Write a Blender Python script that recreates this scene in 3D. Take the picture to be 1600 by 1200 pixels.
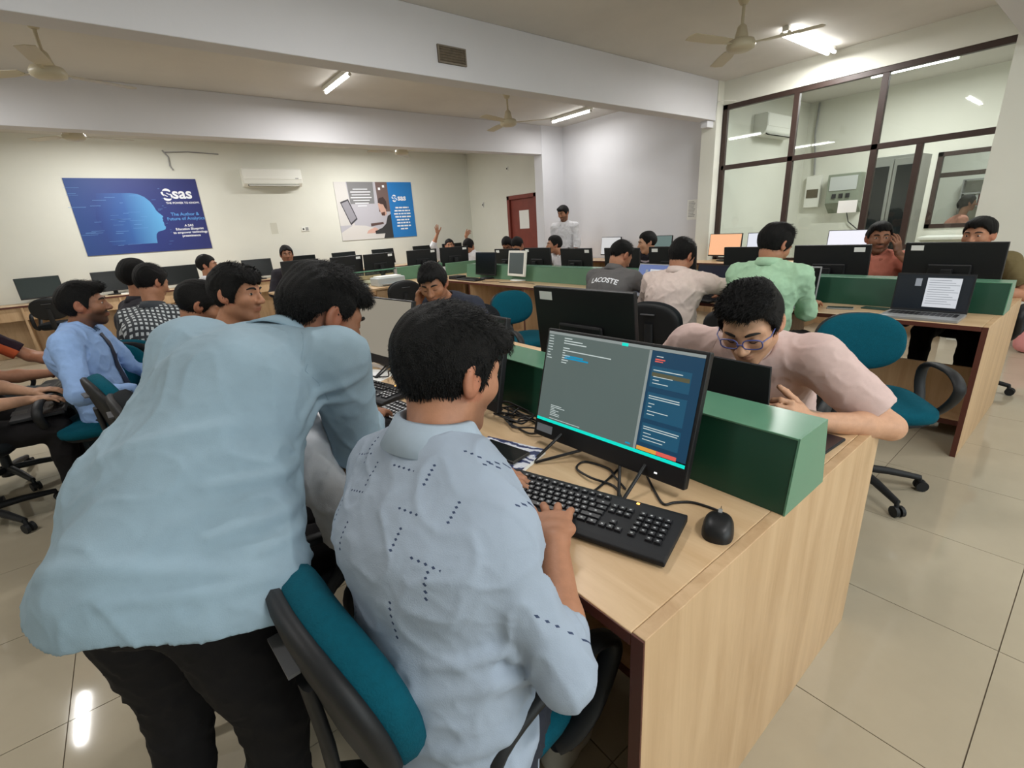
import bpy, bmesh, math, random
import numpy as np
from mathutils import Vector, Matrix
random.seed(7); rng = np.random.default_rng(7)
for o in list(bpy.data.objects): bpy.data.objects.remove(o)
SC = bpy.context.scene
COL = SC.collection
PI = math.pi
R = math.radians

# ------------------------------------------------------------------ camera
CAM_POS = (0.0, 0.0, 1.41)
F_PX = 734.44
cam_d = bpy.data.cameras.new('camera'); cam = bpy.data.objects.new('camera', cam_d); COL.objects.link(cam)
cam_d.sensor_fit = 'HORIZONTAL'; cam_d.sensor_width = 36.0; cam_d.lens = F_PX/1600*36.0
cam_d.clip_start = 0.02
_r = Vector((0.7781, -0.6252, -0.0601)); _u = Vector((0.2429, 0.2113, 0.9468)); _f = Vector((0.5793, 0.7513, -0.3163))
cam.matrix_world = Matrix(((_r.x, _u.x, -_f.x, CAM_POS[0]), (_r.y, _u.y, -_f.y, CAM_POS[1]), (_r.z, _u.z, -_f.z, CAM_POS[2]), (0, 0, 0, 1)))
SC.camera = cam

# ------------------------------------------------------------------ view + world
SC.view_settings.view_transform = 'Standard'; SC.view_settings.look = 'None'
SC.view_settings.gamma = 1.0; SC.view_settings.use_curve_mapping = False
SC.view_settings.exposure = 0.0
W = bpy.data.worlds.new('world'); SC.world = W; W.use_nodes = True
W.node_tree.nodes['Background'].inputs[0].default_value = (0.85, 0.93, 1.0, 1)
W.node_tree.nodes['Background'].inputs[1].default_value = 1.0

def area_light(name, loc, sx, sy, watts, color=(1, 1, 1), rot=(0, 0, 0)):
    d = bpy.data.lights.new(name, 'AREA'); d.shape = 'RECTANGLE'; d.size = sx; d.size_y = sy; d.energy = watts; d.color = color
    o = bpy.data.objects.new(name, d); o.location = loc; o.rotation_euler = rot; COL.objects.link(o); return o

# assumed outdoor light through an unseen window added behind the photographer (window at y = -3.3, facing +y)
area_light('assumed_daylight', (1.6, -3.45, 1.9), 4.6, 1.7, 115, (0.92, 0.96, 1.0), (R(-90), 0, R(180)))

# ------------------------------------------------------------------ materials
def lin(c):
    c = c/255.0
    return c/12.92 if c <= 0.04045 else ((c+0.055)/1.055)**2.4
def rgb(r, g, b): return (lin(r), lin(g), lin(b), 1.0)
MATS = {}
def mat(name, col, rough=0.6, metal=0.0, emit=0.0, spec=0.5, noise=0.0, nscale=8.0, bump=0.0, bscale=40.0, coat=0.0, trans=0.0, attr=None, stretch=None):
    if name in MATS: return MATS[name]
    m = bpy.data.materials.new(name); m.use_nodes = True; MATS[name] = m
    nt = m.node_tree; b = nt.nodes['Principled BSDF']; L = nt.links.new
    b.inputs['Base Color'].default_value = col; b.inputs['Roughness'].default_value = rough; b.inputs['Metallic'].default_value = metal
    b.inputs['Specular IOR Level'].default_value = spec; b.inputs['Coat Weight'].default_value = coat
    b.inputs['Transmission Weight'].default_value = trans
    if emit > 0:
        b.inputs['Emission Color'].default_value = col; b.inputs['Emission Strength'].default_value = emit
    tc = None
    if noise > 0 or bump > 0:
        tc = nt.nodes.new('ShaderNodeTexCoord'); mp = nt.nodes.new('ShaderNodeMapping'); L(tc.outputs['Object'], mp.inputs[0])
        if stretch: mp.inputs['Scale'].default_value = stretch
    if attr:
        a = nt.nodes.new('ShaderNodeAttribute'); a.attribute_name = attr; src = a.outputs['Color']
    else: src = None
    if noise > 0:
        n = nt.nodes.new('ShaderNodeTexNoise'); n.inputs['Scale'].default_value = nscale; n.inputs['Detail'].default_value = 5; n.inputs['Roughness'].default_value = 0.6
        L(mp.outputs[0], n.inputs['Vector'])
        mr = nt.nodes.new('ShaderNodeMapRange'); mr.inputs['From Min'].default_value = 0.3; mr.inputs['From Max'].default_value = 0.7
        mr.inputs['To Min'].default_value = 1-noise; mr.inputs['To Max'].default_value = 1+noise*0.5
        L(n.outputs['Fac'], mr.inputs['Value'])
        mx = nt.nodes.new('ShaderNodeVectorMath'); mx.operation = 'SCALE'
        if src: L(src, mx.inputs[0])
        else: mx.inputs[0].default_value = col[:3]
        L(mr.outputs[0], mx.inputs['Scale']); L(mx.outputs[0], b.inputs['Base Color'])
    elif src: L(src, b.inputs['Base Color'])
    if bump > 0:
        n2 = nt.nodes.new('ShaderNodeTexNoise'); n2.inputs['Scale'].default_value = bscale; n2.inputs['Detail'].default_value = 4
        L(mp.outputs[0], n2.inputs['Vector'])
        bp = nt.nodes.new('ShaderNodeBump'); bp.inputs['Strength'].default_value = bump; bp.inputs['Distance'].default_value = 0.01
        L(n2.outputs['Fac'], bp.inputs['Height']); L(bp.outputs[0], b.inputs['Normal'])
    return m

def wood_mat(name, c1, c2, rough=0.42, axis=(3, 30, 30)):
    m = bpy.data.materials.new(name); m.use_nodes = True; nt = m.node_tree; b = nt.nodes['Principled BSDF']; L = nt.links.new
    tc = nt.nodes.new('ShaderNodeTexCoord'); mp = nt.nodes.new('ShaderNodeMapping'); mp.inputs['Scale'].default_value = axis
    n = nt.nodes.new('ShaderNodeTexNoise'); n.inputs['Scale'].default_value = 1.0; n.inputs['Detail'].default_value = 6; n.inputs['Roughness'].default_value = 0.65; n.inputs['Distortion'].default_value = 0.4
    r = nt.nodes.new('ShaderNodeValToRGB'); r.color_ramp.elements[0].color = c2; r.color_ramp.elements[1].color = c1
    r.color_ramp.elements[0].position = 0.3; r.color_ramp.elements[1].position = 0.62
    L(tc.outputs['Object'], mp.inputs[0]); L(mp.outputs[0], n.inputs['Vector']); L(n.outputs['Fac'], r.inputs[0]); L(r.outputs[0], b.inputs['Base Color'])
    b.inputs['Roughness'].default_value = rough
    return m

def glass_mat(name, tint=(0.93, 0.96, 0.95, 1), refl=0.10):
    # thin architectural pane: mostly clear with fresnel reflection
    m = bpy.data.materials.new(name); m.use_nodes = True; nt = m.node_tree; L = nt.links.new
    nt.nodes.remove(nt.nodes['Principled BSDF']); out = nt.nodes['Material Output']
    t = nt.nodes.new('ShaderNodeBsdfTransparent'); t.inputs[0].default_value = tint
    g = nt.nodes.new('ShaderNodeBsdfGlossy'); g.inputs['Roughness'].default_value = 0.02
    f = nt.nodes.new('ShaderNodeFresnel'); f.inputs['IOR'].default_value = 1.5
    gm = nt.nodes.new('ShaderNodeNewGeometry'); mm = nt.nodes.new('ShaderNodeMath'); mm.operation = 'MULTIPLY_ADD'; mm.inputs[1].default_value = 1/1.5-1.5; mm.inputs[2].default_value = 1.5
    L(gm.outputs['Backfacing'], mm.inputs[0]); L(mm.outputs[0], f.inputs['IOR'])
    mx = nt.nodes.new('ShaderNodeMixShader'); L(f.outputs[0], mx.inputs[0]); L(t.outputs[0], mx.inputs[1]); L(g.outputs[0], mx.inputs[2]); L(mx.outputs[0], out.inputs[0])
    return m

def emit_mat(name, col, s=1.0):
    if name in MATS: return MATS[name]
    m = bpy.data.materials.new(name); m.use_nodes = True; MATS[name] = m; nt = m.node_tree
    b = nt.nodes['Principled BSDF']; b.inputs['Base Color'].default_value = (col[0]*0.1, col[1]*0.1, col[2]*0.1, 1)
    b.inputs['Emission Color'].default_value = col; b.inputs['Emission Strength'].default_value = s; b.inputs['Roughness'].default_value = 0.35
    return m

# ------------------------------------------------------------------ object helpers
def tag(o, label=None, cat=None, group=None, kind=None):
    if label: o['label'] = label
    if cat: o['category'] = cat
    if group: o['group'] = group
    if kind: o['kind'] = kind
    return o
def thing(name, label, cat, loc=(0, 0, 0), rz=0.0, group=None):
    o = bpy.data.objects.new(name, None); COL.objects.link(o); o.location = loc; o.rotation_euler = (0, 0, rz); o.empty_display_size = 0.05
    return tag(o, label, cat, group)
def link(name, me, m=None, parent=None, loc=None):
    o = bpy.data.objects.new(name, me); COL.objects.link(o)
    if m is not None:
        for mm in (m if isinstance(m, (list, tuple)) else [m]): me.materials.append(mm)
    if parent is not None: o.parent = parent
    if loc is not None: o.location = loc
    return o
def copy_tree(o, parent=None):
    c = o.copy(); COL.objects.link(c); c.parent = parent
    for ch in list(o.children): copy_tree(ch, c)
    return c

class MB:
    def __init__(s): s.v = []; s.f = []; s.mi = []; s.cur = 0; s.sm = []; s.smooth = False
    def add(s, vs, fs):
        n = len(s.v); s.v += [tuple(v) for v in vs]
        for f in fs: s.f.append(tuple(n+i for i in f)); s.mi.append(s.cur); s.sm.append(s.smooth)
        return s
    def box(s, x0, x1, y0, y1, z0, z1, M=None):
        vs = [Vector(p) for p in ((x0, y0, z0), (x1, y0, z0), (x1, y1, z0), (x0, y1, z0), (x0, y0, z1), (x1, y0, z1), (x1, y1, z1), (x0, y1, z1))]
        if M is not None: vs = [M @ v for v in vs]
        return s.add(vs, [(0, 3, 2, 1), (4, 5, 6, 7), (0, 1, 5, 4), (1, 2, 6, 5), (2, 3, 7, 6), (3, 0, 4, 7)])
    def quad(s, a, b, c, d): return s.add([a, b, c, d], [(0, 1, 2, 3)])
    def cyl(s, p0, p1, r0, r1=None, n=16, caps=True):
        r1 = r0 if r1 is None else r1
        p0, p1 = Vector(p0), Vector(p1); d = (p1-p0).normalized()
        a = d.orthogonal().normalized(); b = d.cross(a)
        vs = []
        for p, r in ((p0, r0), (p1, r1)):
            for i in range(n):
                t = 2*PI*i/n; vs.append(p+a*(r*math.cos(t))+b*(r*math.sin(t)))
        fs = [(i, (i+1) % n, n+(i+1) % n, n+i) for i in range(n)]
        sm = s.smooth; s.smooth = True; s.add(vs, fs); s.smooth = False
        if caps:
            s.add(vs[:n], [tuple(range(n))[::-1]]); s.add(vs[n:], [tuple(range(n))])
        s.smooth = sm
        return s
    def tube(s, path, r, n=8, flat=None, closed=False):
        # swept tube, r number or list; flat=(ra, rb, refvec) gives an elliptical section
        P = [Vector(p) for p in path]; m = len(P); vs = []
        prev = None
        for i, p in enumerate(P):
            if closed: t = (P[(i+1) % m]-P[i-1]).normalized()
            else: t = (P[min(i+1, m-1)]-P[max(i-1, 0)]).normalized()
            if flat: b = Vector(flat[2]); b = (b-t*b.dot(t)).normalized(); a = b.cross(t)
            else:
                a = t.orthogonal().normalized() if prev is None else (prev-t*prev.dot(t)).normalized()
                b = t.cross(a); prev = a
            rr = r[i] if isinstance(r, (list, tuple)) else r
            ra, rb = (flat[0], flat[1]) if flat else (rr, rr)
            for k in range(n):
                q = 2*PI*k/n; vs.append(p+a*(ra*math.cos(q))+b*(rb*math.sin(q)))
        fs = []
        for i in range(m if closed else m-1):
            j = (i+1) % m
            for k in range(n): fs.append((i*n+k, i*n+(k+1) % n, j*n+(k+1) % n, j*n+k))
        sm = s.smooth; s.smooth = True; s.add(vs, fs)
        if not closed: s.smooth = False; s.add(vs[:n], [tuple(range(n))[::-1]]); s.add(vs[-n:], [tuple(range(n))])
        s.smooth = sm
        return s
    def lathe(s, prof, n=24, M=None):
        vs = []; m = len(prof)
        for r, z in prof:
            for k in range(n):
                t = 2*PI*k/n; v = Vector((r*math.cos(t), r*math.sin(t), z)); vs.append(M @ v if M is not None else v)
        fs = [(i*n+k, i*n+(k+1) % n, (i+1)*n+(k+1) % n, (i+1)*n+k) for i in range(m-1) for k in range(n)]
        sm = s.smooth; s.smooth = True; s.add(vs, fs); s.smooth = sm
        return s
    def prism(s, poly, d, M=None):
        # poly: list of 3-D points (planar), extruded by vector d
        d = Vector(d); A = [Vector(p) for p in poly]; B = [p+d for p in A]; n = len(A)
        if M is not None: A = [M @ p for p in A]; B = [M @ p for p in B]
        return s.add(A+B, [tuple(range(n))[::-1], tuple(range(n, 2*n))]+[(i, (i+1) % n, n+(i+1) % n, n+i) for i in range(n)])
    def pad(s, a, b, c, M=None, e1=0.5, e2=0.5, nu=28, nv=12):
        # superellipsoid cushion, half sizes a,b (plan) c (thickness)
        def sp(x, e): return math.copysign(abs(x)**e, x)
        vs = []
        for j in range(nv+1):
            ph = -PI/2+PI*j/nv
            for i in range(nu):
                th = 2*PI*i/nu
                v = Vector((a*sp(math.cos(ph), e2)*sp(math.cos(th), e1), b*sp(math.cos(ph), e2)*sp(math.sin(th), e1), c*sp(math.sin(ph), e2)))
                vs.append(M @ v if M is not None else v)
        fs = [(j*nu+i, j*nu+(i+1) % nu, (j+1)*nu+(i+1) % nu, (j+1)*nu+i) for j in range(nv) for i in range(nu)]
        sm = s.smooth; s.smooth = True; s.add(vs, fs); s.smooth = sm
        return s
    def mesh(s, name, bevel=0.0, seg=2):
        me = bpy.data.meshes.new(name); me.from_pydata(s.v, [], s.f)
        me.polygons.foreach_set('material_index', s.mi); me.polygons.foreach_set('use_smooth', s.sm)
        if bevel > 0:
            bm = bmesh.new(); bm.from_mesh(me); bmesh.ops.remove_doubles(bm, verts=bm.verts, dist=1e-5)
            es = [e for e in bm.edges if len(e.link_faces) == 2 and e.calc_face_angle(0) > 0.6]
            bmesh.ops.bevel(bm, geom=es, offset=bevel, segments=seg, affect='EDGES', profile=0.5, clamp_overlap=True)
            bm.to_mesh(me); bm.free()
        me.validate(); me.update()
        return me
    def build(s, name, m, parent=None, bevel=0.0, loc=None, seg=2):
        return link(name, s.mesh(name, bevel, seg), m, parent, loc)

def struct(name, mb, m, parent=None, bevel=0.0):
    o = mb.build(name, m, parent, bevel)
    if parent is None: o['kind'] = 'structure'
    return o

_txt_cache = {}
def text_mesh(s, size=1.0, bold=0.0, align='CENTER', shear=0.0):
    c = bpy.data.curves.new('txt', 'FONT'); c.body = s; c.size = size; c.align_x = align; c.offset = bold; c.shear = shear; c.resolution_u = 3
    o = bpy.data.objects.new('txt', c); COL.objects.link(o)
    dg = bpy.context.evaluated_depsgraph_get(); me = bpy.data.meshes.new_from_object(o.evaluated_get(dg)); me.materials.clear()
    bpy.data.objects.remove(o); bpy.data.curves.remove(c)
    return me
def add_text(mb, s, size, org, ux, uy, bold=0.0, align='CENTER'):
    me = text_mesh(s, size, bold, align); org, ux, uy = Vector(org), Vector(ux), Vector(uy)
    mb.add([org+ux*v.co.x+uy*v.co.y for v in me.vertices], [tuple(p.vertices) for p in me.polygons]); bpy.data.meshes.remove(me)
# ------------------------------------------------------------------ palette
M_wall = mat('wall_cream', rgb(223, 223, 212), 0.85, noise=0.05, nscale=0.8, bump=0.05, bscale=60)
M_wallw = mat('wall_white', rgb(222, 222, 226), 0.85, noise=0.04, nscale=0.8, bump=0.05, bscale=60)
M_beam = mat('beam_paint', rgb(214, 213, 216), 0.85, noise=0.04, nscale=0.9, bump=0.05, bscale=60)
M_ceil = mat('ceiling_paint', rgb(214, 211, 206), 0.9, noise=0.10, nscale=0.7, bump=0.08, bscale=50)
M_tile = mat('floor_tile', rgb(176, 165, 144), 0.065, noise=0.06, nscale=3.0, spec=0.5)
M_grout = mat('grout', rgb(118, 106, 88), 0.8)
M_frame = mat('dark_brown_frame', rgb(58, 42, 36), 0.45, noise=0.15, nscale=20)
M_glass = glass_mat('pane_glass')
M_door = mat('door_redbrown', rgb(128, 60, 48), 0.5, noise=0.12, nscale=6)
M_white = mat('white_plastic', rgb(232, 232, 224), 0.4)
M_greyp = mat('grey_plastic', rgb(150, 150, 148), 0.5)
M_black = mat('black_plastic', rgb(24, 24, 26), 0.45, spec=0.4)
M_black2 = mat('black_matte', rgb(30, 31, 34), 0.6, spec=0.3)
M_paper = mat('white_paper', rgb(236, 236, 232), 0.8)
M_ink = mat('ink_grey', rgb(120, 120, 122), 0.8)
M_metal = mat('brushed_metal', rgb(170, 170, 172), 0.35, metal=0.9)
M_tube = emit_mat('tube_glow', (1, 0.99, 0.96, 1), 14.0)
M_cabgrey = mat('steel_grey_paint', rgb(165, 166, 160), 0.45, noise=0.06, nscale=4)
CEIL = 3.12; XR = 7.0; YB = 10.3; XL = -4.0; YF = -3.3

# ------------------------------------------------------------------ floor
fl = MB().box(XL-0.15, 13.2, YF-0.15, YB+0.15, -0.12, -0.004)
floor = struct('floor', fl, M_grout)
TX0, TY0, TS = -0.495, -0.025, 0.603
tm = MB().box(0.0015, TS-0.0015, 0.0015, TS-0.0015, -0.004, 0.0).mesh('tile'); tm.materials.append(M_tile)
_C = Vector(CAM_POS); n_t = 0
rest = MB()
for i in range(-6, 23):
    for j in range(-6, 18):
        x, y = TX0+i*TS, TY0+j*TS
        if x < XL-0.3 or y+TS > YB+0.4 or y < YF-0.3: continue
        best = None
        for px, py in ((x, y), (x+TS, y), (x, y+TS), (x+TS, y+TS), (x+TS/2, y+TS/2)):
            d = Vector((px, py, 0))-_C; w = d.dot(_f)
            if w > 0.15:
                u = abs(d.dot(_r)/w*F_PX); v = abs(d.dot(_u)/w*F_PX)
                if u < 830 and v < 640: best = w if best is None else min(best, w)
        if best is not None and best < 7.5 and x < XR-0.2 and n_t < 290:
            o = bpy.data.objects.new('tile', tm); COL.objects.link(o); o.location = (x, y, 0); o.parent = floor; n_t += 1
        else: rest.box(x+.0015, min(x+TS-.0015, 13.1), y+.0015, min(y+TS-.0015, YB+0.1), -0.004, 0.0)
ro = rest.build('tile_field', M_tile, floor); ro['kind'] = 'stuff'

# ------------------------------------------------------------------ walls, ceiling, beams, piers
struct('ceiling', MB().box(XL-0.15, 13.2, YF-0.15, YB+0.15, CEIL, CEIL+0.12), M_ceil)
struct('wall_back', MB().box(XL-0.15, XR+0.15, YB, YB+0.15, 0, CEIL), M_wall)
struct('wall_left', MB().box(XL-0.15, XL, YF, YB, 0, CEIL), M_wall)
# wall behind the photographer with an unseen, assumed window opening
wf = MB().box(XL-0.15, -0.8, YF-0.15, YF, 0, CEIL).box(4.0, 13.2, YF-0.15, YF, 0, CEIL).box(-0.8, 4.0, YF-0.15, YF, 0, 1.0).box(-0.8, 4.0, YF-0.15, YF, 2.8, CEIL)
struct('wall_front', wf, M_wall)
wr = MB().box(XR, XR+0.15, 3.9, 7.2, 0, CEIL)
struct('wall_right', wr, M_wallw)
wr2 = MB().box(XR, XR+0.15, 7.2, 7.86, 0, CEIL).box(XR, XR+0.15, 8.80, YB, 0, CEIL).box(XR, XR+0.15, 7.86, 8.80, 2.05, CEIL)
struct('wall_right_rear', wr2, M_wall)  # same paint as wall_right; yellowish lamp tint put into its colour
wr3 = MB().box(XR, XR+0.12, 0.7, 3.9, 2.83, CEIL).box(XR, XR+0.12, 2.03, 3.9, 0, 0.74).box(XR, XR+0.15, YF, 0.7, 0, CEIL)
struct('wall_right_front', wr3, M_wall)
struct('ceiling_beam', MB().box(XL, XR, 3.895, 4.085, 2.635, CEIL), M_beam, bevel=0.006)
struct('ceiling_beam', MB().box(XL, XR, 7.05, 7.25, 2.64, CEIL), M_beam, bevel=0.006)
struct('ceiling_beam', MB().box(XL, XR, 0.68, 0.88, 2.64, CEIL), M_beam, bevel=0.006)
struct('wall_pier', MB().box(6.85, XR, 3.885, 4.10, 0, CEIL), M_wall)
struct('wall_pier', MB().box(6.46, XR, 7.045, 7.26, 0, CEIL), M_wallw)
struct('wall_pier', MB().box(6.60, XR+0.1, 0.45, 0.97, 0, CEIL), M_wall)
# assumed front window, added for the light (behind the photographer): frame and panes
w0 = bpy.data.objects.new('assumed_window_2', None); COL.objects.link(w0); w0['kind'] = 'structure'
for x in (-0.8, 0.4, 1.6, 2.8, 3.94): MB().box(x, x+0.06, YF-0.1, YF-0.04, 1.0, 2.8).build('frame_bar', M_frame, w0)
for z in (1.0, 2.74): MB().box(-0.8, 4.0, YF-0.1, YF-0.04, z, z+0.06).build('frame_bar', M_frame, w0)
for x in (-0.74, 0.46, 1.66, 2.86): MB().box(x, x+1.14, YF-0.075, YF-0.069, 1.06, 2.74).build('pane', M_glass, w0)

# ------------------------------------------------------------------ glazed partition on the right
w1 = bpy.data.objects.new('window_1', None); COL.objects.link(w1); w1['kind'] = 'structure'
def bar(y0, y1, z0, z1, d=0.05): MB().box(XR+0.01, XR+0.01+d, y0, y1, z0, z1).build('frame_bar', M_frame, w1, 0.003)
bar(3.82, 3.885, 0.74, 2.83); bar(2.90, 2.965, 0.74, 2.77, 0.06); bar(1.995, 2.06, 0.0, 2.77, 0.06); bar(0.97, 1.02, 0.0, 2.77)
bar(0.95, 3.885, 2.77, 2.83, 0.07); bar(0.97, 3.86, 2.0, 2.06, 0.055); bar(1.58, 1.64, 0.0, 2.0, 0.055); bar(2.03, 3.86, 0.74, 0.79)
bar(0.97, 1.58, 0.9, 0.95)
for y0, y1, z0, z1 in ((2.965, 3.82, 2.06, 2.77), (2.06, 2.90, 2.06, 2.77), (1.02, 1.995, 2.06, 2.77), (2.965, 3.82, 0.79, 2.0), (2.06, 2.90, 0.79, 2.0), (1.64, 1.995, 0.05, 2.0), (1.02, 1.58, 0.95, 2.0)):
    MB().box(XR+0.03, XR+0.036, y0, y1, z0, z1).build('pane', M_glass, w1)
np_ = MB().box(XR-0.002, XR+0.002, 2.10, 2.30, 1.33, 1.47)
tag(np_.build('paper_notice', M_paper), 'white paper notice stuck on the glass next to the dark door frame', 'notice')

# ------------------------------------------------------------------ office behind the glass
XO = 9.9
struct('wall_office_left', MB().box(XR+0.15, XO, 3.9, 4.0, 0, CEIL), M_wall)
wo = MB().box(XO, XO+0.12, 2.02, 3.9, 0, CEIL).box(XO, XO+0.12, YF, 0.3, 0, CEIL).box(XO, XO+0.12, 0.3, 2.02, 0, 1.0).box(XO, XO+0.12, 0.3, 2.02, 2.08, CEIL)
struct('wall_office_far', wo, M_wall)
w2 = bpy.data.objects.new('window_3', None); COL.objects.link(w2); w2['kind'] = 'structure'
for a in ((1.96, 2.02, 1.0, 2.08), (0.3, 0.36, 1.0, 2.08), (0.3, 2.02, 2.02, 2.08), (0.3, 2.02, 1.0, 1.06)):
    MB().box(XO-0.02, XO+0.06, *a).build('frame_bar', M_frame, w2)
MB().box(XO+0.02, XO+0.026, 0.36, 1.96, 1.06, 2.02).build('pane', M_glass, w2)
struct('wall_far_room', MB().box(13.1, 13.2, YF, YB, 0, CEIL), M_wall)
# second dark-framed glazed screen, further in
w3 = bpy.data.objects.new('window_4', None); COL.objects.link(w3); w3['kind'] = 'structure'
for a in ((0.2, 2.6, 1.80, 1.88), (1.30, 1.35, 0.9, 1.80)): MB().box(12.3, 12.36, *a).build('frame_bar', M_frame, w3)
MB().box(12.32, 12.326, 0.2, 1.30, 0.9, 1.80).build('pane', M_glass, w3)
sh = thing('bookshelf', 'grey shelf with stacked files seen through the second office window', 'shelf', (12.97, 1.9, 1.25))
MB().box(-.1, .1, -.28, -.26, -1.25, .5).box(-.1, .1, .26, .28, -1.25, .5).box(-.1, .1, -.26, .26, 0, .02).box(-.1, .1, -.26, .26, .24, .26).box(-.1, .1, -.26, .26, .48, .5).build('frame', M_greyp, sh)
for k in range(9): MB().box(-.07, .07, -.24+k*.052, -.2+k*.052, .02, .19+.02*(k % 3)).build('file', mat('file%d' % (k % 3), rgb(*[(90, 95, 105), (120, 60, 60), (180, 180, 175)][k % 3]), .6), sh)

def ac_unit(label, w, loc, rz):
    t = thing('air_conditioner', label, 'air conditioner', loc, rz)
    # local: mounted on wall plane x=0, body towards +x, width along y, height 0.3
    prof = [(0.0, 0.0), (0.13, 0.0), (0.19, 0.05), (0.205, 0.12), (0.205, 0.27), (0.19, 0.30), (0.0, 0.30)]
    MB().prism([(x, -w/2, z) for x, z in prof], (0, w, 0)).build('body', M_white, t, 0.008)
    MB().box(0.197, 0.212, -w/2+0.012, w/2-0.012, 0.115, 0.285).build('front_panel', M_white, t, 0.006)
    a = Matrix.Translation((0.155, 0, 0.035)) @ Matrix.Rotation(R(38), 4, 'Y')
    MB().box(-0.055, 0.05, -w/2+0.07, w/2-0.07, -0.012, 0.002, M=a).build('air_outlet', M_black2, t)
    MB().box(-0.035, 0.045, -w/2+0.075, w/2-0.075, 0.004, 0.010, M=Matrix.Translation((0.178, 0, 0.012)) @ Matrix.Rotation(R(20), 4, 'Y')).build('louver', M_white, t, 0.002)
    MB().box(0.205, 0.2135, w/2-0.13, w/2-0.07, 0.125, 0.14).build('indicator', M_greyp, t)
    return t
ac_unit('white split air conditioner on the cream wall between the two posters', 1.02, (2.53, YB, 2.395), R(-90))
ac_unit('white split air conditioner inside the glazed office', 1.0, (8.45, 3.9, 2.50), R(-90))

# cabinet, meter box, conduit in the office
cb = thing('steel_cabinet', 'tall grey steel cabinet with dark glass doors inside the glazed office', 'cabinet', (8.25, 2.06, 0))
MB().box(-.25, .25, -.26, .26, 0.0, 1.98).build('body', M_cabgrey, cb, 0.006)
for s in (-1, 1):
    d = MB().box(-.268, -.25, min(0.006*s, .25*s), max(0.006*s, .25*s), 0.08, 1.94).build('door', M_cabgrey, cb, 0.003)
    MB().box(-.271, -.267, min(.04*s, .225*s), max(.04*s, .225*s), 0.75, 1.86).build('door_glass', mat('dark_glass', rgb(38, 42, 44), .12), d)
    MB().cyl((-.28, .02*s, .98), (-.28, .02*s, 1.10), .007, n=8).build('handle', M_metal, d)
mb_ = thing('meter_box', 'grey-green electrical panel box on the office wall', 'electrical panel', (9.9, 3.15, 1.30))
MB().box(-.22, 0, -.24, .24, 0.16, .62).build('housing', mat('panel_green', rgb(132, 140, 124), .5), mb_, .01)
MB().box(-.232, -.22, -.2, .2, .36, .58).build('cover', mat('panel_grey', rgb(190, 194, 192), .4), mb_, .004)
MB().prism([(-.22, -.24, .16), (0, -.24, .16), (0, -.24, 0.0)], (0, .48, 0)).build('cable_hood', mat('panel_green', rgb(132, 140, 124), .5), mb_)
for k in range(3): MB().box(-.24, -.232, -.12+.1*k, -.06+.1*k, .24, .31).build('breaker', M_black2, mb_)
sb = thing('switch_panel', 'small white switch panel with open breaker slots beside the office corner', 'switch panel', (9.9, 3.66, 1.42))
MB().box(-.08, 0, -.12, .12, 0, .52).build('plate', M_white, sb, .005)
MB().box(-.09, -.08, -.09, .09, .16, .3).build('breaker_row', mat('breaker_brown', rgb(84, 74, 52), .5), sb)
mbp = MB().tube([(9.86, 3.74, 3.1), (9.86, 3.75, 2.6), (9.85, 3.70, 2.25), (9.86, 3.68, 1.96)], 0.016, 8)
tag(mbp.build('conduit', M_greyp), 'thin grey conduit running down the office corner', 'conduit')
mbp = MB().tube([(9.87, 3.1, 1.31), (9.86, 3.05, 1.15), (9.86, 2.9, 1.02), (9.86, 2.6, 0.98), (9.86, 2.4, 0.84)], 0.008, 6)
tag(mbp.build('cable', M_black), 'black cable drooping below the electrical panel box', 'cable')
ck = thing('counter', 'low white counter under the far office window', 'counter', (9.55, 1.1, 0))
MB().box(-.25, .34, -.75, .85, .86, .9).build('top', M_white, ck, .004); MB().box(-.22, .34, -.72, .82, 0, .86).build('front', M_wall, ck)

# ------------------------------------------------------------------ door
dr = bpy.data.objects.new('door_1', None); COL.objects.link(dr); dr['kind'] = 'structure'
for a in ((7.84, 7.92, 0, 2.06), (8.74, 8.82, 0, 2.06), (7.84, 8.82, 1.98, 2.06)): MB().box(XR-0.025, XR+0.1, *a).build('door_frame', M_door, dr, 0.004)
MB().box(XR+0.03, XR+0.07, 7.92, 8.74, 0.01, 1.98).build('leaf', M_door, dr, 0.003)
MB().cyl((XR+0.03, 8.64, 1.0), (XR-0.03, 8.64, 1.0), .02, n=12).build('door_knob', M_metal, dr)
tag(MB().box(XR+0.024, XR+0.029, 8.14, 8.46, 1.36, 1.74).build('paper_notice', M_paper), 'white paper notice on the red-brown door', 'notice')
nt_ = thing('wall_notice', 'faint printed notice sheet on the white wall next to the pier', 'notice', (XR-.003, 4.27, 1.35))
MB().box(-.001, .002, -.08, .08, 0, .29).build('sheet', M_paper, nt_)
mbq = MB()
for k in range(11): mbq.quad((-.0016, .06, .255-.021*k), (-.0016, -.03-.03*((k*7) % 4)/4, .255-.021*k), (-.0016, -.03-.03*((k*7) % 4)/4, .262-.021*k), (-.0016, .06, .262-.021*k))
mbq.build('print', M_ink, nt_)
tag(MB().box(6.70, 6.86, 3.93, 4.03, 2.55, 2.635).build('junction_box', M_wallw, bevel=.006), 'small junction box under the beam end at the pier', 'junction box')
tag(MB().tube([(6.845, 3.9, 2.62), (6.84, 3.89, 2.72), (6.842, 3.88, 2.86), (6.86, 3.8, 2.86), (6.99, 3.7, 2.85)], .006, 6).build('cable', M_white), 'white cable curling off the pier below the ceiling', 'cable')

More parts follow.
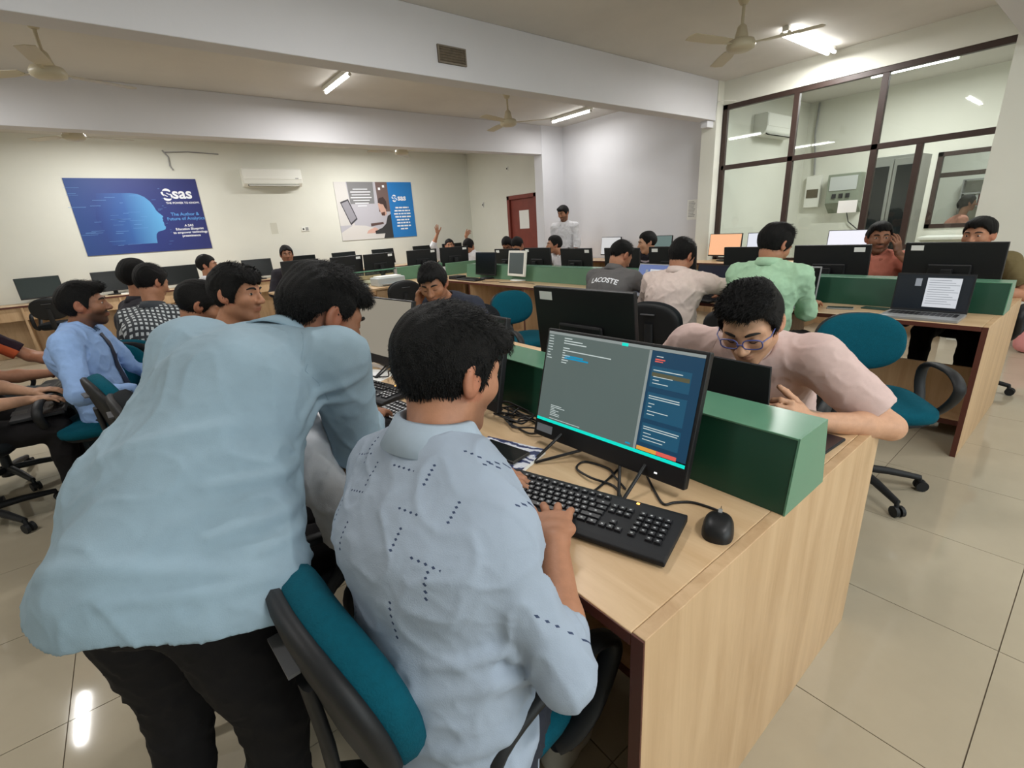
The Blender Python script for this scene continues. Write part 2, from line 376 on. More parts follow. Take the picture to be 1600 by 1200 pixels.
# vent on the first beam
v = thing('vent_grille', 'brown rectangular vent grille on the beam face', 'vent', (2.58, 3.893, 2.81))
MB().box(-.14, .14, -.008, .0, -.065, .065).build('backing', mat('vent_brown', rgb(104, 92, 76), .8, noise=.25, nscale=30), v)
for a in ((-.14, .14, .053, .065), (-.14, .14, -.065, -.053), (-.14, -.128, -.053, .053), (.128, .14, -.053, .053)):
    MB().box(a[0], a[1], -.016, -.006, a[2], a[3]).build('frame', mat('vent_edge', rgb(120, 110, 96), .7), v)
for k in range(5): MB().box(-.128, .128, -.013, -.008, -.045+.02*k, -.038+.02*k).build('slat', mat('vent_brown', rgb(104, 92, 76), .8), v)

# back wall bits
wc = MB().tube([(0.94, YB-.01, 2.96), (1.0, YB-.02, 2.86), (0.99, YB-.02, 2.72), (1.02, YB-.02, 2.66)], .012, 6).tube([(0.97, YB-.015, 2.93), (1.3, YB-.02, 2.95), (1.75, YB-.012, 2.93)], .010, 6)
tag(wc.build('wall_cable', M_greyp), 'loose grey cable hanging on the cream wall above the dark blue poster', 'cable')
def socket(label, loc, rz, w=.15, h=.09):
    t = thing('wall_socket', label, 'socket', loc, rz)
    MB().box(-.012, 0, -w/2, w/2, -h/2, h/2).build('plate', M_white, t, .003); MB().box(-.016, -.012, -w/2+.015, -.005, -h/2+.015, h/2-.015).build('switch', M_greyp, t); MB().cyl((-.012, w/4, 0), (-.014, w/4, 0), .018, n=10).build('outlet', M_black2, t)
socket('white switch socket on the cream wall below the air conditioner', (2.98, YB, 1.62), R(90))
tag(MB().box(2.35, 2.47, YB-.002, YB, 1.56, 1.76).build('wall_notice', mat('faded_paper', rgb(205, 204, 190), .8)), 'faded paper square on the cream wall below the air conditioner', 'notice')
socket('small dark switch on the wall beside the raised-arms man', (XR, 9.75, 1.95), 0, .08, .13)
socket('tiny sensor high on the wall above the red-brown door', (XR, 8.75, 2.62), 0, .06, .09)

# ------------------------------------------------------------------ tube lights and fans
def tube_light(label, c, L, along, watts, double=False):
    t = thing('tube_light', label, 'light', (c[0], c[1], CEIL), 0 if along == 'x' else R(90), 'ceiling tube lights')
    MB().box(-L/2-.03, L/2+.03, -.03, .03, -.045, 0).build('batten', M_white, t, .004)
    for s in ((-.035, .035) if double else (0,)):
        MB().cyl((-L/2, s, -.062), (L/2, s, -.062), .016, n=12).build('tube', M_tube, t)
        for q in (-1, 1): MB().cyl((q*L/2, s, -.062), (q*(L/2+.02), s, -.062), .017, n=12).build('end_cap', M_white, t)
    a = area_light('tube_lamp', (c[0], c[1], CEIL-.085), L if along == 'x' else .05, .05 if along == 'x' else L, watts, (1.0, .985, .965)); return t
tube_light('lit tube light on the ceiling above the middle bay near the vent', (2.36, 5.94), .75, 'y', 42)
tube_light('lit tube light on the ceiling near the white right wall', (6.26, 6.10), .85, 'y', 15)
tube_light('lit double tube light on the ceiling near the glazed partition', (6.22, 2.53), 1.15, 'x', 38, True)
for i, (x, y, w) in enumerate(((0.2, 8.9, 60), (4.0, 8.9, 62), (-1.45, 5.85, 34), (1.6, 2.2, 30), (-1.6, 2.2, 30), (1.2, -1.2, 40), (4.6, -1.2, 36))):  # near-bay and rear tubes are unseen, added for light from the camera side
    tube_light(['assumed lit tube light hidden behind the far beam, left', 'assumed lit tube light hidden behind the far beam, right', 'lit tube light left of the frame in the middle bay', 'unseen added tube light overhead in the near bay', 'unseen added tube light overhead left in the near bay', 'unseen added tube light behind the photographer', 'unseen added tube light behind the photographer near the right pier'][i], (x, y), 1.15, 'y' if x == -1.45 else 'x', w)  # the far-beam pair is unseen, assumed from the bright back wall
tube_light('assumed lit tube light on the office ceiling behind the glass', (8.6, 2.2), .9, 'y', 46)  # unseen tube, assumed as the source of the office light
tube_light('unseen tube light added to brighten the office near the dark door frame', (7.7, 0.6), .9, 'y', 30)  # extra unseen tube, added to brighten the office around the cabinet
tube_light('assumed lit tube light in the room beyond the office', (11.5, 1.6), .9, 'y', 50)  # unseen tube, assumed to light the room beyond

def fan(label, x, y, zm, ang):
    t = thing('ceiling_fan', label, 'fan', (x, y, CEIL), R(ang), 'cream ceiling fans')
    Mf = mat('fan_cream', rgb(196, 186, 160), .4); dz = zm-CEIL
    MB().lathe([(.0, 0), (.062, 0), (.06, -.03), (.03, -.085), (.016, -.09)], 20).build('canopy', Mf, t)
    MB().cyl((0, 0, -.08), (0, 0, dz+.12), .013, n=10).build('down_rod', Mf, t)
    MB().lathe([(.014, dz+.16), (.035, dz+.14), (.055, dz+.06), (.06, dz+.05)], 20).build('lower_canopy', Mf, t)
    MB().lathe([(.0, dz+.055), (.06, dz+.055), (.10, dz+.04), (.115, dz+.01), (.11, dz-.02), (.08, dz-.035), (.0, dz-.04)], 24).build('motor', Mf, t)
    for k in range(3):
        Mz = Matrix.Rotation(2*PI*k/3, 4, 'Z')
        b = MB().prism([(.17, -.05, dz+.008), (.3, -.068, dz+.008), (.58, -.062, dz+.008), (.60, 0, dz+.008), (.58, .055, dz+.008), (.3, .05, dz+.008), (.17, .04, dz+.008)], (0, 0, .004), M=Mz @ Matrix.Rotation(R(6), 4, 'X')).build('blade', Mf, t)
        MB().box(.09, .21, -.014, .014, dz+.004, dz+.010, M=Mz).build('blade_arm', Mf, b)
fan('cream ceiling fan at the top left of the middle bay', -0.10, 5.45, 2.74, 20)
fan('cream ceiling fan in the middle bay above the desks by the white wall', 4.50, 5.55, 2.74, 75)
fan('large cream ceiling fan nearest the glazed partition', 4.50, 2.38, 2.74, 45)
fan('cream ceiling fan peeking below the far beam at left', -0.10, 8.10, 2.74, 10)
fan('cream ceiling fan peeking below the far beam right of the air conditioner', 4.20, 8.15, 2.74, 50)

# ------------------------------------------------------------------ posters
def logo_s(mb, cx, cz, s, y):
    # two interlocking curls forming the S emblem
    for sg in (1, -1):
        P = []
        for k in range(15):
            a = R(25+k*14.5); P.append((cx+sg*(0.62*s*math.cos(a)-.02*s), cz+sg*(0.28*s+0.52*s*math.sin(a))))
        P += [(cx+sg*(-.42*s), cz+sg*.02*s), (cx+sg*(.05*s), cz-sg*.28*s)]
        n = len(P); pts = [Vector((p[0], 0, p[1])) for p in P]; vs = []
        for i, p in enumerate(pts):
            t = (pts[min(i+1, n-1)]-pts[max(i-1, 0)]).normalized(); nn = Vector((-t.z, 0, t.x)); w = s*.19*math.sin(PI*min(1, (i+1.2)/(n*.55)))**.7 if i < n*.55 else s*.19*max(.1, (n-1-i)/(n*.45))**.5
            vs += [(p.x+nn.x*w, y, p.z+nn.z*w), (p.x-nn.x*w, y, p.z-nn.z*w)]
        mb.add(vs, [(2*i, 2*i+1, 2*i+3, 2*i+2) for i in range(n-1)])
M_pw = mat('print_white', rgb(238, 240, 244), .6)
# dark blue poster
p1 = thing('poster', 'dark blue banner with a glowing head profile on the cream wall', 'poster', (0.44, YB, 1.375))
X0, X1, ZH = -.865, .865, 1.15
def grad_mat(name, stops, axis):
    m = bpy.data.materials.new(name); m.use_nodes = True; nt = m.node_tree; b = nt.nodes['Principled BSDF']; b.inputs['Roughness'].default_value = .5
    tc = nt.nodes.new('ShaderNodeTexCoord'); sp = nt.nodes.new('ShaderNodeSeparateXYZ'); r = nt.nodes.new('ShaderNodeValToRGB'); r.color_ramp.elements[0].color = stops[0][1]; r.color_ramp.elements[0].position = stops[0][0]
    r.color_ramp.elements[1].color = stops[-1][1]; r.color_ramp.elements[1].position = stops[-1][0]
    for s in stops[1:-1]: e = r.color_ramp.elements.new(s[0]); e.color = s[1]
    nt.links.new(tc.outputs['Generated'], sp.inputs[0]); nt.links.new(sp.outputs[axis], r.inputs[0]); nt.links.new(r.outputs[0], b.inputs['Base Color']); return m
MB().box(X0, X1, -.012, -.001, 0, ZH).build('board', grad_mat('poster_blue', [(0, rgb(44, 74, 136)), (.45, rgb(36, 52, 122)), (1, rgb(38, 44, 108))], 0), p1)
# head profile (u right, v up in poster metres), streaking to the left
prof = [(-.10, .93), (.0, .915), (.08, .87), (.14, .80), (.175, .72), (.19, .66), (.215, .62), (.255, .575), (.265, .555), (.245, .535), (.252, .505), (.242, .49), (.252, .46), (.245, .43), (.262, .39), (.25, .355), (.2, .335), (.14, .32), (.105, .28), (.09, .22), (.085, .14)]
hp = MB(); hv = []
for u, vz in prof: hv.append((u, -.0125, vz))
left = [(-.62+.25*abs(vz-.55), -.0125, vz) for u, vz in prof]
n = len(prof); hp.add(hv+left, [(i, i+1, n+i+1, n+i) for i in range(n-1)])
hp.build('head_profile', grad_mat('profile_blue', [(0, rgb(38, 60, 126)), (.45, rgb(48, 92, 160)), (1, rgb(96, 170, 222))], 0), p1)
stk = MB(); random.seed(3)
for k in range(46):
    vz = random.uniform(.1, 1.02); u = random.uniform(-.78, .05) if k < 30 else random.uniform(.22, .36); L_ = random.uniform(.03, .22) if k < 30 else random.uniform(.02, .06); h_ = random.choice((.002, .003, .004))
    stk.quad((u-L_, -.0132, vz), (u, -.0132, vz), (u, -.0132, vz+h_), (u-L_, -.0132, vz+h_))
stk.build('light_streaks', mat('streak_blue', rgb(112, 160, 216), .6), p1)['kind'] = 'stuff'
tx = MB(); logo_s(tx, .40, .90, .10, -.0135)
add_text(tx, 'sas', .24, (.615, -.0135, .84), (1, 0, 0), (0, 0, 1), .006); add_text(tx, 'THE POWER TO KNOW.', .044, (.60, -.0135, .755), (1, 0, 0), (0, 0, 1), .001)
for k, s in enumerate(('A SAS', 'Education Blueprint', 'to empower technology', 'preeminence')): add_text(tx, s, .052, (.60, -.0135, .385-.056*k), (1, 0, 0), (0, 0, 1), .0012)
tx.build('white_lettering', M_pw, p1)['kind'] = 'stuff'
tx = MB()
for k, s in enumerate(('The Author &', 'Future of Analytics')): add_text(tx, s, .072, (.585, -.0135, .565-.072*k), (1, 0, 0), (0, 0, 1), .001)
tx.build('blue_lettering', mat('print_skyblue', rgb(92, 156, 222), .6), p1)['kind'] = 'stuff'
# office photo poster
p2 = thing('poster', 'poster of a man at a monitor with a bright blue text panel', 'poster', (4.56, YB, 1.345))
def flat(name, pts, col, lay, par=p2, rough=.55): 
    return MB().add([(u, -.0121-.0006*lay, v_) for u, v_ in pts], [tuple(range(len(pts)))]).build(name, mat('pp_%d_%d_%d' % col, rgb(*col), rough), par)
MB().box(-.87, .87, -.012, -.001, 0, 1.15).build('board', mat('pp_base', rgb(200, 198, 200), .55), p2)
flat('photo_wall', [(-.87, 0), (.29, 0), (.29, 1.15), (-.87, 1.15)], (188, 186, 194), 1)
flat('photo_window', [(-.87, .3), (-.56, .3), (-.62, 1.15), (-.87, 1.15)], (214, 211, 208), 2)
flat('photo_board', [(-.58, .72), (-.05, .72), (-.03, 1.15), (-.60, 1.15)], (128, 128, 130), 2)
flat('photo_desk', [(-.87, 0), (.10, 0), (.12, .16), (-.32, .28), (-.60, .30), (-.87, .16)], (216, 212, 208), 3)
flat('photo_screen_bezel', [(-.80, .76), (-.62, .82), (-.48, .42), (-.64, .30)], (62, 60, 66), 4)
flat('photo_screen', [(-.775, .735), (-.635, .785), (-.505, .44), (-.635, .345)], (152, 150, 158), 5)
flat('photo_keyboard', [(-.20, .26), (.10, .30), (.09, .34), (-.20, .32)], (92, 70, 66), 5)
flat('photo_dark_wall', [(.03, .55), (.29, .55), (.29, 1.15), (.02, 1.15)], (112, 92, 88), 4)
flat('photo_jacket', [(.06, 0), (.29, 0), (.29, .50), (.21, .46), (.15, .30), (.05, .22), (-.12, .16), (-.12, .10), (.10, .10)], (54, 54, 56), 6)
flat('photo_hand', [(-.32, .12), (-.12, .12), (-.05, .2), (-.12, .24), (-.28, .18)], (214, 172, 158), 6)
flat('photo_face', [(.02, .72), (.10, .76), (.17, .68), (.20, .50), (.13, .46), (.07, .50), (.05, .58), (.03, .62)], (206, 166, 150), 7)
flat('photo_beard', [(.07, .53), (.16, .55), (.15, .47), (.08, .475)], (92, 62, 54), 8)
flat('photo_hair', [(.02, .74), (.06, .83), (.16, .85), (.22, .76), (.22, .60), (.17, .62), (.14, .70), (.08, .71)], (66, 50, 48), 8)
flat('blue_panel', [(.29, 0), (.87, 0), (.87, 1.15), (.29, 1.15)], (38, 124, 196), 3)
tx = MB(); logo_s(tx, .42, .82, .075, -.0165); add_text(tx, 'sas', .17, (.60, -.0165, .775), (1, 0, 0), (0, 0, 1), .005)
random.seed(11)
for k, hw in enumerate((.16, .19, .21, .19, .16, .16, .17, .09)):
    u = .58-hw
    while u < .58+hw-.02:
        L_ = min(random.uniform(.04, .11), .58+hw-u); z_ = .61-.064*k; tx.quad((u, -.0165, z_), (u+L_, -.0165, z_), (u+L_, -.0165, z_+.03), (u, -.0165, z_+.03)); u += L_+.014
for k in range(7): 
    w = (.16, .22, .2, .23, .18, .15, .1)[k]; tx.quad((-.33-w, -.0165, 1.0-.055*k), (-.33+w, -.0165, 1.0-.055*k), (-.33+w, -.0165, 1.018-.055*k), (-.33-w, -.0165, 1.018-.055*k))
for u, z_ in ((.07, .99), (.17, 1.04)): tx.quad((u, -.0165, z_), (u+.05, -.0165, z_), (u+.05, -.0165, z_+.05), (u, -.0165, z_+.05))
tx.build('white_lettering', M_pw, p2)['kind'] = 'stuff'
# ------------------------------------------------------------------ desks
M_woodT = wood_mat('desk_top_maple', rgb(214, 184, 146), rgb(194, 160, 120), .30, (14, 1.2, 14))
M_woodP = wood_mat('desk_panel_maple', rgb(204, 172, 134), rgb(182, 148, 110), .42, (14, 14, 1.2))
M_edge = mat('edge_band_darkred', rgb(84, 40, 28), .5)
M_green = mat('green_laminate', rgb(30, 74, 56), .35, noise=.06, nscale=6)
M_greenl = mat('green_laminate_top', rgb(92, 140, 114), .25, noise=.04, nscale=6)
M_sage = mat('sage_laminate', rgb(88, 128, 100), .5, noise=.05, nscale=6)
M_dk = mat('desk_inside_dark', rgb(70, 48, 36), .6)
DZ = 0.76
def divider(label, x0, x1, y0, y1, mg=M_green, mt=M_greenl, z1=.94):
    t = thing('desk_divider', label, 'divider', (x0, y0, DZ)); w = x1-x0; L = y1-y0; h = z1-DZ
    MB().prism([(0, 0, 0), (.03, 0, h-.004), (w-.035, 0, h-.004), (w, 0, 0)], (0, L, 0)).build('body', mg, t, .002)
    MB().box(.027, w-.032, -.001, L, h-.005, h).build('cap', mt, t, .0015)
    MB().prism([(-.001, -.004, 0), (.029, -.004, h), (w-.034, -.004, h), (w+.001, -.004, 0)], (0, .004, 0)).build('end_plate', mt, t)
    return t
def desk_row(label, x0, x1, y0, y1, splits, dx=(.505, .72), cat='desk', far=True):
    t = thing('computer_desk', label, cat, (x0, y0, 0)); L = y1-y0; Wd = x1-x0
    MB().box(0.0, dx[0]+.01, .026, L, DZ-.025, DZ).build('worktop', M_woodT, t, .002)
    MB().box(dx[0]+.012, Wd, .026, L, DZ-.025, DZ).build('worktop', M_woodT, t, .002)
    MB().box(-.002, 0.0, .026, L, DZ-.026, DZ-.002).build('edge_band', M_edge, t); 
    for y in splits:
        e = MB().box(0.003, Wd, y, y+.025, 0, DZ-.025 if y > 0 else DZ).build('end_panel', M_woodP, t, .0015)
        MB().box(-.001, 0.003, y, y+.025, 0, DZ-.002).build('edge_band', M_edge, e)
    MB().box(dx[0]+.04, dx[0]+.06, .025, L, .10, .42).build('modesty_panel', M_woodP, t)
    MB().box(dx[0]-.12, dx[0]+.04, .025, L, .10, .12).build('foot_shelf', M_woodP, t)
    MB().box(dx[0]-.122, dx[0]-.12, .025, L, .09, .122).build('edge_band', M_edge, t)
    return t
d1 = desk_row('maple double-sided computer desk with dark green divider, nearest the camera', .506, 1.70, .35, 4.30, (0, 1.2, 2.5, 3.92))
d2 = desk_row('long maple computer desk with green divider in the second row', 3.45, 4.64, .35, 5.92, (0, 1.3, 2.55, 3.8, 4.9), (.40, .61))
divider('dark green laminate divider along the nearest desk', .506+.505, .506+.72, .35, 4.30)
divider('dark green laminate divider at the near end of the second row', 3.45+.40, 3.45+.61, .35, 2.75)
divider('green laminate divider, paled to sage for its light, at the far end of the second row', 3.45+.40, 3.45+.61, 2.755, 5.92, M_sage, M_greenl)  # sage stands in for the lighting and haze on this far section
# corner wing of the second row
dw = thing('corner_desk', 'maple corner desk wing under the sage green partition', 'desk', (2.2, 5.95, 0))
MB().box(0.0, 2.44, 0, .62, DZ-.025, DZ).build('worktop', M_woodT, dw, .002)
MB().box(-.75, 2.44, .80, 1.3, DZ-.025, DZ).build('worktop', M_woodT, dw, .002)
MB().box(0.28, 0.55, .04, .06, 0, DZ-.025).build('end_panel', M_woodP, dw, .0015); MB().box(1.62, 1.645, 0.01, .6, 0, DZ-.025).build('end_panel', M_woodP, dw, .0015); MB().box(.55, .575, .04, .6, 0, DZ-.025).build('end_panel', M_woodP, dw, .0015); MB().box(1.05, 1.25, .3, .6, 0, DZ-.025).build('end_panel', M_woodP, dw, .0015)
MB().box(0, 2.44, .62, .64, 0, .6).build('modesty_panel', M_woodP, dw)
dp = thing('desk_partition', 'sage green partition and glass screen standing on the corner desk wing', 'partition', (2.2, 5.95, 0)); dp['kind'] = 'thing'
MB().box(.86, 1.66, .64, .70, DZ, .95).build('partition', M_sage, dp, .002); MB().box(1.66, 2.44, .50, .56, DZ, .94).build('partition', M_sage, dp, .002)
MB().box(-.25, .82, .60, .61, DZ, .935).build('glass_screen', glass_mat('screen_glass', (.80, .90, .87, 1)), dp)
MB().box(-.25, .85, .585, .625, .935, .95).build('screen_rail', M_greenl, dp); MB().box(.82, .86, .585, .625, DZ, .95).build('screen_post', M_greyp, dp)
# wall desks
def wall_desk(label, x0, x1, y0, y1, front, legs):
    t = thing('wall_desk', label, 'desk', (x0, y0, 0)); a, b = x1-x0, y1-y0
    MB().box(0, a, 0, b, DZ-.025, DZ).build('worktop', M_woodT, t, .002)
    if front == 'y':
        MB().box(0, a, -.002, 0, DZ-.026, DZ-.001).build('edge_band', M_edge, t); MB().box(0, a, .02, .04, .55, DZ-.025).build('apron', M_woodP, t); MB().box(0, a, .3, .32, 0.0, .55).build('modesty_panel', M_woodP, t)
        for k in legs: MB().box(k-x0, k-x0+.025, .0, b, 0, DZ-.025).build('end_panel', M_woodP, t)
    else:
        MB().box(-.002, 0, 0, b, DZ-.026, DZ-.001).build('edge_band', M_edge, t); MB().box(.35, .37, 0, b, 0.0, .7).build('modesty_panel', M_woodP, t)
        for k in legs: MB().box(0, a, k-y0, k-y0+.025, 0, DZ-.025).build('end_panel', M_woodP, t)
    return t
wall_desk('maple wall desk under the posters along the cream wall', -2.6, 6.3, 9.72, 10.28, 'y', (-2.6, -1.32, -.2, 1.0, 2.2, 3.4, 4.6, 5.8))
wall_desk('maple wall desk along the white wall and glazed partition', 6.42, 6.98, 1.05, 6.98, 'x', (1.1, 2.3, 3.5, 4.7, 5.9, 6.9))

# ------------------------------------------------------------------ monitors
M_scr_off = mat('screen_off', rgb(20, 24, 24), .2, spec=.3)
M_scr_refl = mat('screen_off_green', rgb(38, 48, 46), .25, spec=.25)
def monitor(label, loc, rz, w=.52, h=.31, screen=M_scr_off, body=None, tilt=6, chin=.018, z0=.09, sticker=0, stand='plate', base_drop=0, group='desktop monitors', thick=.035, content=None, bezel=.008):
    # local frame: screen looks along +x; width along y; origin on the desk
    body = body or M_black
    t = thing('monitor', label, 'monitor', (loc[0], loc[1], DZ), rz, group)
    Mt = Matrix.Translation((0, 0, z0)) @ Matrix.Rotation(R(-tilt), 4, 'Y')
    b = MB().prism([(-thick*.35, -w/2, 0), (.012, -w/2, 0), (.012, -w/2, h), (-thick*.35, -w/2, h)], (0, w, 0), M=Mt).build('housing', body, t, .004)
    MB().prism([(-thick*.35, -w*.22, h*.06), (-thick*.35, w*.22, h*.06), (-thick*.35, w*.22, h*.55), (-thick*.35, -w*.22, h*.55)], (-thick*.5, 0, 0), M=Mt).build('back_bulge', body, t, .012)
    s = MB().box(.0115, .0128, -w/2+bezel, w/2-bezel, chin, h-bezel, M=Mt).build('screen', screen, t)
    if sticker:
        y = w/2-.07 if sticker > 0 else -w/2+.07
        MB().box(-thick*.35-.0012, -thick*.35+.001, y-.035, y+.035, h-.052, h-.018, M=Mt).build('asset_sticker', M_paper, t)
    if stand == 'plate':
        MB().box(-.095, -.06, -.03, .03, 0.008, z0+h*.45).build('stand_neck', body, t, .004)
        MB().pad(.10, .12, .009, Matrix.Translation((-.04, 0, .009)), .8, .5, 24, 6).build('stand_base', body, t)
    else:  # folded wire legs
        for s_ in (-1, 1):
            MB().tube([(.0, s_*w*.28, z0+.03), (.11, s_*w*.30, .006), (.115, s_*w*.28, .005), (-.02, s_*w*.10, .03), (-.03, s_*.05, z0+.06)], .0045, 8).build('stand_leg', body, t)
        MB().box(-.085, -.052, -.05, .05, 0.002, z0+h*.3).build('stand_neck', body, t, .004)
    if content: content(t, Mt, w, h, chin, bezel)
    return t

def code_screen(t, Mt, w, h, chin, bz):
    W_, H_ = w-2*bz, h-chin-bz
    def q(mb, u0, u1, v0, v1, lay=1):  # u from viewer's left, v from top, in 0..1
        x = .0128+.0003*lay
        P = [(x, -w/2+bz+u*W_, h-bz-v*H_) for u, v in ((u0, v1), (u1, v1), (u1, v0), (u0, v0))]
        mb.add([Mt @ Vector(p) for p in P], [(0, 1, 2, 3)])
    E = lambda n, c, s=.55: emit_mat('scr_'+n, rgb(*c), s)
    m = MB(); q(m, 0, .705, 0, 1); m.build('editor_pane', E('editor', (126, 144, 140), .42), t)
    m = MB(); q(m, .72, 1, .03, .955); m.build('chat_pane', E('navy', (24, 66, 94), .8), t)
    m = MB(); q(m, .735, .95, .17, .36, 2); q(m, .735, .95, .41, .66, 2); q(m, .735, .95, .70, .885, 2); m.build('chat_cards', E('card', (32, 86, 114), .8), t)['kind'] = 'stuff'
    m = MB(); q(m, 0, 1, 0, .028, 2); q(m, .705, .72, .03, .97, 2); m.build('title_bar', E('title', (168, 178, 176), .6), t)['kind'] = 'stuff'
    m = MB(); q(m, 0, 1, .968, 1, 3); m.build('status_bar', E('cyan', (0, 226, 206), .95), t)
    m = MB(); q(m, .535, .575, .004, .034, 4); m.build('title_tag', E('cyan', (0, 226, 206), .95), t)
    m = MB(); random.seed(5)
    for k in range(9): q(m, .01, .01+random.uniform(.02, .04), .045+.03*k, .053+.03*k, 3)
    for k in range(11):
        if k in (3,): continue
        q(m, .13, .13+[.06, .14, .17, .15, .05, .35, .02, .06, .04, .05, .04][k], .05+.026*k, .060+.026*k, 3)
    for k in range(7): q(m, .10, .10+random.uniform(.02, .12), .80+.018*k, .807+.018*k, 3)
    q(m, .10, .34, .945, .951, 3)
    for v in (.20, .44, .46, .73, .75): q(m, .745, .745+random.uniform(.16, .2), v, v+.008, 4)
    for v in (.075, .26, .29, .32, .51, .54, .58, .61, .79, .82, .85): q(m, .75, .75+random.uniform(.02, .13), v, v+.007, 4)
    m.build('code_text', E('text', (208, 220, 218), .8), t)['kind'] = 'stuff'
    m = MB(); q(m, .155, .29, .232, .250, 3); q(m, .15, .33, .255, .272, 3); q(m, .655, .685, .93, .945, 3); m.build('selected_text', E('sel', (0, 146, 190), .9), t)['kind'] = 'stuff'
    m = MB(); q(m, .74, .945, .225, .262, 4); m.build('answer_box', E('olive', (98, 96, 72), .7), t)
    m = MB(); q(m, .725, .84, .925, .962, 4); m.build('orange_button', E('orange', (226, 160, 70), .9), t)
    m = MB(); q(m, .745, .80, .10, .112, 4); q(m, .745, .79, .12, .13, 4); m.build('red_text', E('red', (222, 96, 84), .9), t)['kind'] = 'stuff'
    m = MB(); q(m, .84, .95, .925, .962, 4); m.build('red_button', E('red', (222, 96, 84), .9), t)
    m = MB(); Bq = .0135
    for a in ((.03, .25, -.052, -.02),):
        m.add([Mt @ Vector((.0126, -w/2+.012+u*.4, v)) for u, v in ((.0, chin-.012), (.16, chin-.012), (.16, chin-.036), (.0, chin-.036))], [(0, 3, 2, 1)])
    m.build('bezel_sticker', mat('sticker_grey', rgb(150, 158, 168), .5), t)
    MB().box(.0124, .0134, w/2-.083, w/2-.075, .016, .020, M=Mt).build('power_led', emit_mat('led_white', (1, 1, 1, 1), 1.2), t)
FACE_W, FACE_E, FACE_S, FACE_N = R(180), 0.0, R(-90), R(90)
M_lit = emit_mat('screen_pale', rgb(176, 168, 152), .55)
monitor('large black desktop showing a code editor and navy chat panel', (.905, .790), R(183.4), .512, .335, M_scr_off, tilt=15, chin=.052, z0=.024, stand='wire', content=code_screen, thick=.03)
monitor('black desktop with a blank pale screen beside the bending man', (.90, 2.27), R(187), .512, .335, M_lit, tilt=15, chin=.045, z0=.024, stand='wire', thick=.03)
monitor('black desktop with dark glossy screen behind the printed-shirt man', (.90, 1.50), R(180), .50, .335, M_scr_refl, tilt=12, chin=.04, z0=.03, stand='wire', thick=.03)
monitor('black desktop with a dark screen at the far end of the nearest desk', (.93, 3.2), R(180), .52, .33, M_scr_refl, tilt=12, chin=.04, z0=.02, stand='wire', thick=.03)
monitor('black monitor turned away above the nearest green divider', (1.38, 1.28), R(3), .50, .31, tilt=6, z0=.10, sticker=1)
# second row, far side (their backs are seen)
for i, (y, st, rz, z0, lab) in enumerate(((.70, 1, -4, .07, 'large black monitor back in front of the olive-shirt man'), (1.42, -1, 2, .06, 'black monitor back between the green shirt and the orange-shirt man'), (2.02, -1, 0, .05, 'black monitor back behind the green-shirt man'), (2.83, 1, 3, .06, 'black monitor back hiding the striped-shirt student'),
        (3.46, 0, -5, .05, 'black monitor back left of the grey-shirt man'), (4.16, -1, 0, .05, 'black monitor back in front of the white cap student'), (4.87, 1, 0, .06, 'black monitor back right of the white-framed monitor'), (5.52, 1, 4, .05, 'black monitor back left of the white-framed monitor'))):
    monitor(lab, (4.34, y), R(rz), .52, .31, sticker=st, z0=z0, tilt=5, group='monitors on the far side of the second row')
for x, y, rz, lab in ((2.47, 6.9, 100, 'leftmost black monitor back above the glass screen'), (2.96, 6.9, 96, 'second black monitor back above the glass screen'), (3.68, 6.9, 84, 'black monitor back above the sage partition left of the raised arms'), (4.28, 6.9, 80, 'black monitor back directly below the raised-arms man'), (1.85, 6.95, 92, 'black monitor back behind the bending man')):
    monitor(lab, (x, y), R(rz), .50, .30, sticker=-1, z0=.10, tilt=5, group='monitors on the far side of the corner wing')
# second row near side
monitor('black monitor with dark screen standing by the keyboard on the second row', (3.80, 5.36), R(180), .46, .30, M_scr_off, z0=.05, tilt=6)
monitor('old white-framed square monitor on the second row desk', (3.80, 4.70), R(176), .36, .31, mat('screen_grey', rgb(84, 94, 94), .3), body=M_white, z0=.06, tilt=8, chin=.03, bezel=.026, thick=.05)
# back wall row
for x, lab, rz, s in ((-1.07, 'dark monitor at the far left below the cream wall', -78, M_scr_refl), (-.21, 'dark monitor behind the tie-wearing student', -82, M_scr_off), (.72, 'dark monitor under the right edge of the dark blue poster', -85, M_scr_off), (1.92, 'dark monitor below the air conditioner', -95, M_scr_off), (2.75, 'dark monitor between the air conditioner and the man poster', -90, M_scr_off), (3.58, 'dark monitor below the left edge of the man poster', -88, M_scr_off), (4.44, 'dark monitor below the right half of the man poster', -90, M_scr_off), (5.42, 'dark monitor between the man poster and the raised arms', -92, M_scr_off), (6.2, 'dark monitor in the corner left of the red-brown door', -100, M_scr_off)):
    monitor(lab, (x, 10.02), R(rz), .50, .31, s, z0=.06, tilt=8, group='monitors along the back wall')
# right wall row
for y, c, lab, rz in ((5.64, (206, 206, 206), 'monitor with pale grey screen against the white wall', 172), (4.66, (96, 116, 112), 'monitor with grey-green screen against the white wall', 178), (3.56, (250, 186, 140), 'monitor with peach screen in front of the glazed partition', 176), (3.0, (222, 226, 236), 'monitor with white screen left of the green-shirt man', 180), (2.02, (240, 240, 250), 'bright white monitor left of the orange-shirt man', 184)):
    monitor(lab, (6.72, y), R(rz), .49, .31, emit_mat('scr_%d_%d' % (c[0], c[1]), rgb(*c), .95), z0=.07, tilt=6, group='monitors along the right wall')

